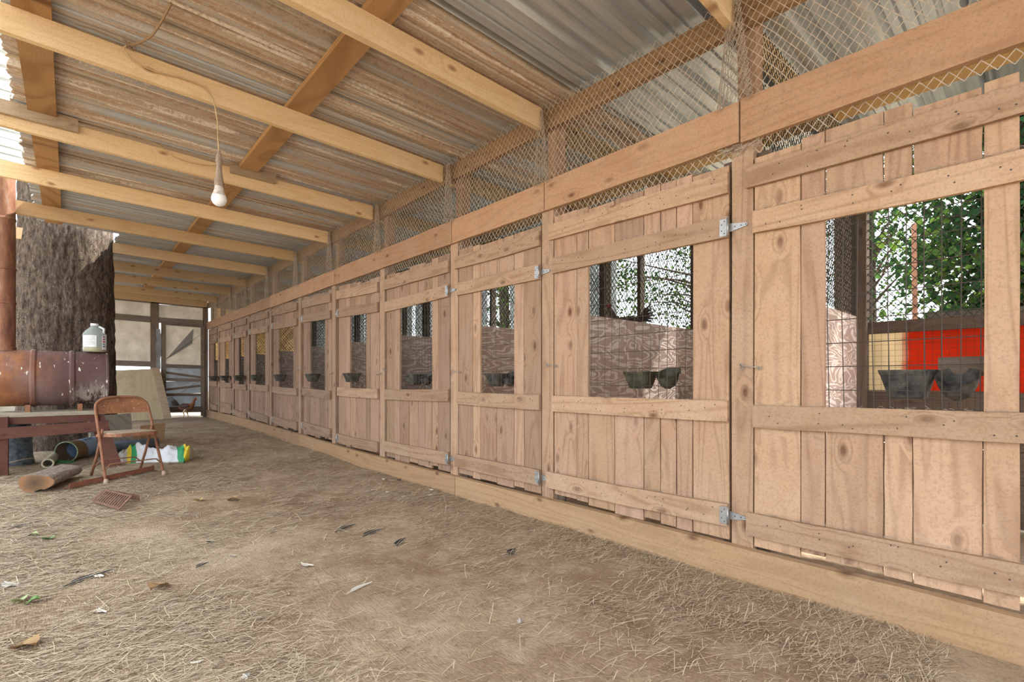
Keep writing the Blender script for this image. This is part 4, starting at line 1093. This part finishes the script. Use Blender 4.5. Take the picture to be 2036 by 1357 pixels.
m = MB(); BA = Vector((6.95, -.44, 0)); BBp = Vector((6.62, -1.02, 0)); nu, nv2 = 44, 22; vs = []
dv = (BBp-BA); side = Vector((-dv.y, dv.x, 0)).normalized()*-1
for i in range(nu+1):
    for j in range(nv2+1):
        u, v = i/nu, j/nv2; s_ = (v-.5)
        env = (math.sin(math.pi*min(1, max(0, v)))**.5); mid = .5+.5*abs(2*u-1)
        hgt = .03+.165*env*(.55+.45*abs(math.cos(math.pi*u*.95+.1)))*(1-.15*u)
        hgt += .07*mnoise.noise(Vector((u*5, v*3, 1)))*env-.075*abs(mnoise.noise(Vector((u*9, v*6, 5))))*env
        wide = .30*(.8+.35*abs(2*u-1)); p = BA+dv*u+side*(s_*wide)+side*.03*mnoise.noise(Vector((u*4, v*2, 8)))
        if u > .8: hgt += .04*(u-.8)/.2*env
        if u < .08 or u > .95: hgt *= .75
        vs.append(Vector((p.x, p.y, gz(p.x, p.y)+max(.004, hgt*env if v in (0, 1) else hgt*env))))
n1 = len(vs); vs += [Vector((p.x, p.y, gz(p.x, p.y)-.004)) for p in vs]
fs = []
for i in range(nu):
    for j in range(nv2):
        a_ = i*(nv2+1)+j; fs += [(a_, a_+nv2+1, a_+nv2+2, a_+1), (n1+a_+1, n1+a_+nv2+2, n1+a_+nv2+1, n1+a_)]
for i in range(nu):
    a_ = i*(nv2+1); fs.append((a_, n1+a_, n1+a_+nv2+1, a_+nv2+1)); a_ += nv2; fs.append((a_+nv2+1, n1+a_+nv2+1, n1+a_, a_))
for j in range(nv2):
    fs.append((j+1, n1+j+1, n1+j, j)); a_ = nu*(nv2+1)+j; fs.append((a_, n1+a_, n1+a_+1, a_+1))
m.add(vs, fs); m.build('bag_body', bagmat(), bag, smooth=True, loc=(6.80, -.73, .05))

# ---------------------------------------------------------------- chickens
def skinned(name, chain, edges_, radii, mat, parent, lvl=2):
    me = bpy.data.meshes.new(name); o0 = origin_of(parent)
    me.from_pydata([tuple(Vector(p)-o0) for p in chain], edges_, []); o = bpy.data.objects.new(name, me); COL.objects.link(o); o.parent = parent
    o.modifiers.new('skin', 'SKIN'); 
    for k, r_ in enumerate(radii): me.skin_vertices[0].data[k].radius = r_ if isinstance(r_, tuple) else (r_, r_)
    me.skin_vertices[0].data[0].use_root = True
    s_ = o.modifiers.new('sub', 'SUBSURF'); s_.levels = lvl; s_.render_levels = lvl
    me.materials.append(mat); return o
def hen(root, C, f, sc_, mat, matdark, standing=True):
    C = Vector(C); f = Vector(f).normalized(); s = Vector((-f.y, f.x, 0)); Z = Vector((0, 0, 1))
    P = lambda a, b, c: C+f*a*sc_+s*b*sc_+Z*c*sc_
    me = bpy.data.meshes
    skinned('body', [P(0, 0, .24), P(.09, 0, .25), P(.13, 0, .31), P(.15, 0, .38), P(.175, 0, .415), P(.205, 0, .41), P(-.09, 0, .25), P(-.15, 0, .29)],
            [(0, 1), (1, 2), (2, 3), (3, 4), (4, 5), (0, 6), (6, 7)], [.085*sc_, .078*sc_, .045*sc_, .024*sc_, .025*sc_, .010*sc_, .06*sc_, .03*sc_], mat, root)
    m = MB().tube([P(.205, 0, .412), P(.235, 0, .402)], [.008*sc_, .001], 6); m.build('beak', simple('beak_horn', (.45, .33, .15), .5), root)
    m = MB().plank(P(.15, 0, .437), P(.205, 0, .437), Z*.02*sc_, s*.006, n=3); m.build('comb', simple('comb_red', (.35, .04, .03), .5), root)
    for k in range(6):
        a = -.14; m = MB(); t_ = k/5
        tip = P(-.26-.04*math.sin(t_*3), (k-2.5)*.012, .46-.20*t_); b0 = P(-.12, (k-2.5)*.006, .28)
        m.tube([b0, b0.lerp(tip, .5)+Z*.02*sc_, tip], [.012*sc_, .016*sc_, .003], 6); m.build('tail_feather', matdark, root, smooth=True)
    for sg in (-1, 1):
        m = MB(); rings = []
        for j in range(7):
            t_ = j/6; c = P(.06-.20*t_, sg*(.075-.012*t_), .265+.01*t_); r_ = .055*math.sin(math.pi*(.12+.86*t_))*sc_
            rings.append([c+(f*0+Z*math.sin(q*math.pi/4)*r_+s*math.cos(q*math.pi/4)*.014*sc_) for q in range(8)])
        m.loft(rings); m.build('wing', matdark, root, smooth=True)
        if standing:
            fx = .03*sg
            m = MB().tube([P(.0, sg*.04, .20), P(-.015+fx, sg*.042, .13), P(.005+fx, sg*.042, .07), P(-.01+fx*1.5, sg*.045, 0)], [.028*sc_, .016*sc_, .007*sc_, .007*sc_], 8)
            for an in (-.5, 0, .5, math.pi): m.tube([P(-.01+fx*1.5, sg*.045, .004), P(-.01+fx*1.5+.045*math.cos(an), sg*.045+.045*math.sin(an), .003)], .004*sc_, 5)
            m.build('leg', simple('leg_skin', (.50, .36, .24), .6), root, smooth=True)
henm = simple('russet_feathers', (.26, .10, .045), .8, col2=(.13, .055, .035), scale=30)
hendark = simple('dark_feathers', (.035, .03, .035), .6, col2=(.10, .06, .05), scale=30)
hr = empty('rooster', (13.05, -1.93, gz(13.05, -1.93)), label='russet rooster with dark tail walking on the ground before the gate', cat='chicken', kind='thing')
hen(hr, hr.location, (-.25, -1, 0), 1.02, henm, hendark)
greyf = simple('brown_grey_feathers', (.20, .15, .115), .85, col2=(.11, .08, .065), scale=22)
hb = empty('perched_hen', (2.70, -3.88, 1.25), label='brown bird perched behind the plywood, seen through the second window', cat='chicken', kind='thing')
hen(hb, (2.70, -3.88, 1.25), (.7, .75, 0), .92, greyf, hendark, False)
m = MB().plank((2.4, -3.62, 1.30), (3.3, -3.62, 1.30), (0, .05, 0), (0, 0, .04), n=2); 
m = MB().tube([(2.40, -3.88, 1.41), (3.38, -3.88, 1.41)], .018, 8); o = m.build('perch_pole', dark_x, loc=(2.9, -3.88, 1.41)); tag(o, 'dark perch pole under the bird in the second pen back', 'perch', kind='thing')

# ---------------------------------------------------------------- outside trees
def leafmat(name, c1, c2):
    t = NT(name); gi = t.n('ShaderNodeNewGeometry').outputs['Random Per Island']
    col = t.ramp(gi, [(0., c1), (.45, (c1[0]*1.6, c1[1]*1.4, c1[2]*1.5)), (.75, c2), (1., (c2[0]*2.0, c2[1]*1.6, c2[2]))])
    d_ = t.n('ShaderNodeBsdfDiffuse'); t.l(col, d_.inputs[0]); tr = t.n('ShaderNodeBsdfTranslucent'); t.l(col, tr.inputs[0])
    m_ = t.n('ShaderNodeMixShader'); m_.inputs[0].default_value = .32; t.l(d_.outputs[0], m_.inputs[1]); t.l(tr.outputs[0], m_.inputs[2]); return t.done(m_.outputs[0])
leaf_m = leafmat('vine_leaves', (.022, .06, .022), (.085, .17, .045))
leaf2_m = leafmat('tree_leaves', (.025, .06, .022), (.07, .14, .04))
def leaves(mb, centers, per, spread, size):
    for c in centers:
        for _ in range(per):
            p = Vector(c)+Vector((random.gauss(0, spread), random.gauss(0, spread*.8), random.gauss(0, spread*.8)))
            s_ = size*R(.6, 1.25); n_ = Vector((R(-1, 1), R(-.4, 1.3), R(-.2, 1))).normalized(); u_ = n_.orthogonal().normalized(); v_ = n_.cross(u_)
            an = R(0, 6.28); a1 = u_*math.cos(an)+v_*math.sin(an); b1 = n_.cross(a1); fold = n_*s_*.15
            mb.add([p, p+a1*s_*.45+b1*s_*.45+fold, p+a1*s_*.85+b1*s_*.28+fold, p+a1*s_*1.15, p+a1*s_*.85-b1*s_*.28+fold, p+a1*s_*.45-b1*s_*.45+fold], [(0, 1, 2, 3), (0, 3, 4, 5)])
def make_tree(name, base, h_, r_, crowns, label, per, spread, size, mat, nlimb=10):
    root = empty(name, base, label=label, cat='tree', kind='thing')
    b = Vector(base); m = MB()
    trunk(m, b.x, b.y, 0, h_, r_, r_*.6, (.1, 0), n=20, m_=20, amp=.02)
    m.build('trunk', bark_m, root, smooth=True)
    m = MB()
    for c in crowns[:60:2]:
        c = Vector(c); z = max(.8, min(h_-.2, c.z-.5)); st = Vector((b.x, b.y, z)); mid = st.lerp(c, .5)+Vector((R(-.2, .2), R(-.2, .2), R(0, .2)))
        m.tube([st, mid, c], [.03, .018, .006], 5, False)
    m.build('branches', bark_m, root, smooth=True, kind='stuff')
    m = MB(); leaves(m, crowns, per, spread, size); m.build('foliage', mat, root, kind='stuff')
random.seed(21)
cr = []
for _ in range(230):
    z = R(.9, 5.4); x = R(-1.6, 1.25) if z > 3 else R(-1.4, 1.0)
    if x > .8 and z < 2.2 and random.random() < .7: continue
    cr.append((x, R(-8.0, -6.9), z))
make_tree('vine_covered_tree', (.25, -7.6, 0), 5.2, .22, cr, 'leafy vine-covered tree outside, seen through the nearest door window', 110, .24, .082, leaf_m)
cr = [(R(1.7, 2.7), R(-11.2, -10.0), R(.7, 5.5)) for _ in range(60)]
make_tree('thin_leafed_tree', (2.2, -10.6, 0), 5.4, .12, cr, 'sparse leafy tree outside, left of the vine-covered tree', 50, .28, .06, leaf2_m)
cr = [(R(3.6, 6.2), R(-9.4, -7.9), 1.0+abs(random.gauss(0, 1))*1.5+R(0, 1.4)) for _ in range(75)]
make_tree('broad_leafed_tree', (4.2, -9.2, 0), 4.8, .13, cr, 'broad green tree outside, seen through the second door window', 50, .22, .06, leaf2_m)
cr = [(R(6.8, 13), R(-9, -7.5), R(.5, 4.2)) for _ in range(90)]
make_tree('far_green_tree', (9.8, -8.6, 0), 4.6, .16, cr, 'green tree outside behind the ribbed panels, seen through farther windows', 40, .35, .09, leaf2_m)

# ---------------------------------------------------------------- straw
random.seed(5); rng = np.random.default_rng(5)
def strawmat():
    t = NT('straw_blades'); gi = t.n('ShaderNodeNewGeometry').outputs['Random Per Island']
    col = t.ramp(gi, [(0., (.14, .10, .065)), (.2, (.32, .235, .16)), (.5, (.52, .42, .30)), (.85, (.70, .60, .46)), (1., (.62, .53, .32))])
    return t.done(t.bsdf(col, .8, spec=.25))
straw_m = strawmat()
V = []; F = []
cnt = 0; tries = 0
def dens(x, y):
    d = .10
    d = max(d, min(1, (y+1.05)*1.0)); d = max(d, min(.75, (-1.25-y)*.7)) if x < 6 else d
    if x > 3.2: d = max(d, .35)
    if 5 < x < 7.6 and y > -1.3: d = 1
    nz = mnoise.noise(Vector((x*1.6, y*1.6, 0)))*.9+mnoise.noise(Vector((x*5, y*5, 2)))*.5
    return max(.03, min(1, d*(.75+nz)+nz*.12))
while cnt < 120000 and tries < 900000:
    tries += 1
    t_ = random.random(); x = .25+10.5*t_**1.45; y = R(-2.40, 1.0)
    if random.random() > dens(x, y): continue
    L_ = (random.lognormvariate(-3.0, .62)); L_ = min(L_, .20); wd = R(.0004, .0010)*(1+.25*x)
    an = random.gauss(1.35, .6); dx, dy = math.cos(an)*L_/2, math.sin(an)*L_/2
    z = gz(x, y)+.002+abs(random.gauss(0, .005)); tl = R(-.12, .12)*L_; px, py = -math.sin(an)*wd, math.cos(an)*wd
    mx, my = x+R(-.04, .04)*L_, y+R(-.04, .04)*L_; k = len(V)
    V += [(x-dx-px, y-dy-py, z-tl), (x-dx+px, y-dy+py, z-tl), (mx+px, my+py, z+.0012), (mx-px, my-py, z+.0012), (x+dx+px, y+dy+py, z+tl), (x+dx-px, y+dy-py, z+tl)]
    F += [(k, k+3, k+2, k+1), (k+3, k+5, k+4, k+2)]; cnt += 1
m = MB(); m.v = V; m.f = F; o = m.build('straw_litter', straw_m, kind='stuff'); tag(o, 'loose dry straw scattered over the dirt floor', 'straw')

m = MB()
for _ in range(1500):
    di = random.choice((0, 0, 0, 1, 1, 1, 2, 2, 3, 4)); e_ = DB[di][0]; x = R(e_[-1], e_[0]); k = random.choice((0, 1, 1, 2, 3, 3))
    f_ = (e_[0]-x)/(e_[0]-e_[-1]); z = CAM_H+RL[di][k][0]+(RL[di][k][1]-RL[di][k][0])*f_+.003
    p = Vector((x, FY+R(.002, .022), z)); pts = [p]
    for _k in range(3): p = p+Vector((R(-.012, .012), R(-.004, .006), R(-.003, .005))); pts.append(p)
    strand_mesh(m, [pts], .0006)
for _ in range(500):
    x = R(.1, 5); p = Vector((x, FY+.027, 2.195+R(-.1, .1))); pts = [p]
    for _k in range(2): p = p+Vector((R(-.008, .008), R(0, .004), R(-.012, .004))); pts.append(p)
    strand_mesh(m, [pts], .0006)
o = m.build('dusty_fibres', twine_m, kind='stuff'); tag(o, 'dusty straw fibres caught on the door rails and long beam', 'dust')

# ---------------------------------------------------------------- feathers and leaves on the ground
def feathermat(name, c1, c2):
    t = NT(name); c = t.n('ShaderNodeTexCoord').outputs['Object']; sx = t.n('ShaderNodeSeparateXYZ'); t.l(c, sx.inputs[0])
    nz = t.noise(t.vmath('MULTIPLY', c, (60, 300, 1)), 1, 3)
    f = t.math('ADD', t.math('MULTIPLY', sx.outputs[1], 60.), t.math('MULTIPLY_ADD', nz, .6, .2))
    return t.done(t.bsdf(t.mix(t.ramp(f, [(.35, 0.), (.65, 1.)]), c1, c2), .7))
FM = {'black': feathermat('black_white_feather', (.62, .60, .55), (.03, .03, .035)), 'dark': feathermat('dark_feather', (.10, .09, .085), (.03, .03, .035)), 'white': feathermat('white_feather', (.72, .70, .66), (.60, .58, .55)), 'grey': feathermat('grey_down', (.45, .43, .42), (.30, .28, .27))}
shaft_m = simple('feather_shaft', (.70, .64, .52), .5)
def feather(x, y, L_, ang, wd, kind, label, group=None, curve=.15):
    z = gz(x, y)+.006
    r_ = empty('feather', (x, y, z), label=label, cat='feather', kind='thing', group=group); r_.rotation_euler = (0, 0, ang)
    wd *= 1.55; L_ *= 1.15
    n = 14; vs = []; fs = []
    for k in range(n+1):
        t = k/n; px = (t-.5)*L_; cy = curve*L_*(1-(2*t-1)**2)*.5; wv = wd*(math.sin(math.pi*min(1, .08+t*.95))**.6)*(1 if t > .22 else .4)
        fr = 1+.07*((k*7) % 3-1)
        vs += [(px-wv*.4, cy+wv*fr, .003+.004*math.sin(t*3)), (px, cy, .005), (px-wv*.4, cy-wv*.8*fr, .002)]
    for k in range(n):
        a = k*3; fs += [(a, a+3, a+4, a+1), (a+1, a+4, a+5, a+2)]
    me = bpy.data.meshes.new('vane'); me.from_pydata(vs, [], fs); me.materials.append(FM[kind]); o = bpy.data.objects.new('vane', me); COL.objects.link(o); o.parent = r_
    mm = MB().tube([((t/8-.5)*L_*1.08-.02*L_, curve*L_*(1-(2*t/8-1)**2)*.5, .006) for t in range(9)], .0011, 4)
    me = bpy.data.meshes.new('shaft'); me.from_pydata(mm.v, [], mm.f); me.materials.append(shaft_m); o = bpy.data.objects.new('shaft', me); COL.objects.link(o); o.parent = r_
    return r_
feather(2.85, -1.40, .17, -1.15, .013, 'black', 'long black and white feather lying beside another in mid floor')
feather(3.02, -1.30, .17, -1.1, .010, 'dark', 'long dark feather crossing behind the black and white one in mid floor')
feather(2.58, -1.45, .15, -.85, .013, 'black', 'striped black and white feather, curved, below the crossed pair')
feather(2.02, -1.83, .10, -.95, .016, 'dark', 'dark ragged feather alone on the bare dirt near the stalls')
feather(2.56, -.90, .075, .4, .016, 'white', 'small broad white feather on bare dirt in the middle of the floor')
feather(2.12, -.98, .13, -1.25, .006, 'white', 'thin curved white quill feather in the lower middle')
feather(3.31, -.61, .05, .6, .013, 'dark', 'small dark tipped feather between rake head and floor middle')
feather(3.24, .20, .10, .45, .019, 'white', 'broad white feather at the far left edge')
feather(3.07, -.07, .20, -1.0, .012, 'black', 'long grey and dark feather with bare shaft at lower left')
feather(2.91, -.50, .075, -.9, .008, 'dark', 'short slim dark feather left of the floor middle')
feather(4.45, .21, .19, -.85, .010, 'dark', 'slim black feather at left in front of the log')
feather(2.62, -.10, .06, .3, .010, 'white', 'small white fluffy feather in the lower left straw')
feather(4.17, -2.33, .10, -.6, .012, 'dark', 'dark feather against the kickboard of the fourth stall')
for k in range(16):
    x, y = (R(3.4, 4.3), R(-2.33, -1.8)) if k < 11 else (R(1.3, 3.4), R(-1.6, .1))
    feather(x, y, R(.025, .045), R(0, 6), R(.007, .012), 'grey' if k % 2 else 'white', 'small pale down feather among the loose fluff on the dirt', 'small down feathers on the floor')
def ground_leaf(x, y, s_, ang, mat, label, group=None):
    z = gz(x, y)+.008; m = MB(); n = 9; vs = []; fs = []
    for k in range(n+1):
        t = k/n; wv = s_*.42*math.sin(math.pi*t)**.7*(1+.25*(k % 2)); c_, sn = math.cos(ang), math.sin(ang)
        for q in (-1, 0, 1):
            lx, ly = (t-.5)*s_, q*wv; vs.append((x+lx*c_-ly*sn, y+lx*sn+ly*c_, z+abs(q)*s_*.15+.01*math.sin(t*5)))
    for k in range(n):
        a = k*3; fs += [(a, a+3, a+4, a+1), (a+1, a+4, a+5, a+2)]
    o = m.add(vs, fs).build('fallen_leaf', mat, loc=(x, y, z)); tag(o, label, 'leaf', group, 'thing')
gl = simple('fresh_leaf_green', (.13, .26, .07), .5); gl2 = simple('pale_leaf_green', (.35, .42, .20), .6); bl_ = simple('dry_leaf_brown', (.36, .23, .11), .8); yl = simple('dry_leaf_yellow', (.50, .36, .12), .8)
ground_leaf(3.97, .09, .07, .3, gl, 'bright green leaf on the straw at left'); ground_leaf(4.12, .17, .06, 1.2, gl2, 'pale green leaf beside the bright green leaf at left')
ground_leaf(2.97, .16, .06, .5, gl2, 'pale green leaf at lower left, left of a touching pair', None); ground_leaf(2.93, .12, .05, 1.5, gl, 'small green leaf at lower left, right of a touching pair')
ground_leaf(4.5, -.75, .07, .3, yl, 'yellowed dry leaf right of the rake head'); ground_leaf(4.35, -.95, .08, .9, bl_, 'brown dry leaf farther right of the rake head')
ground_leaf(2.75, -.30, .09, -.8, bl_, 'curled brown leaf in the lower left straw'); ground_leaf(2.45, .12, .09, .8, bl_, 'large dry leaf at the lower left edge')
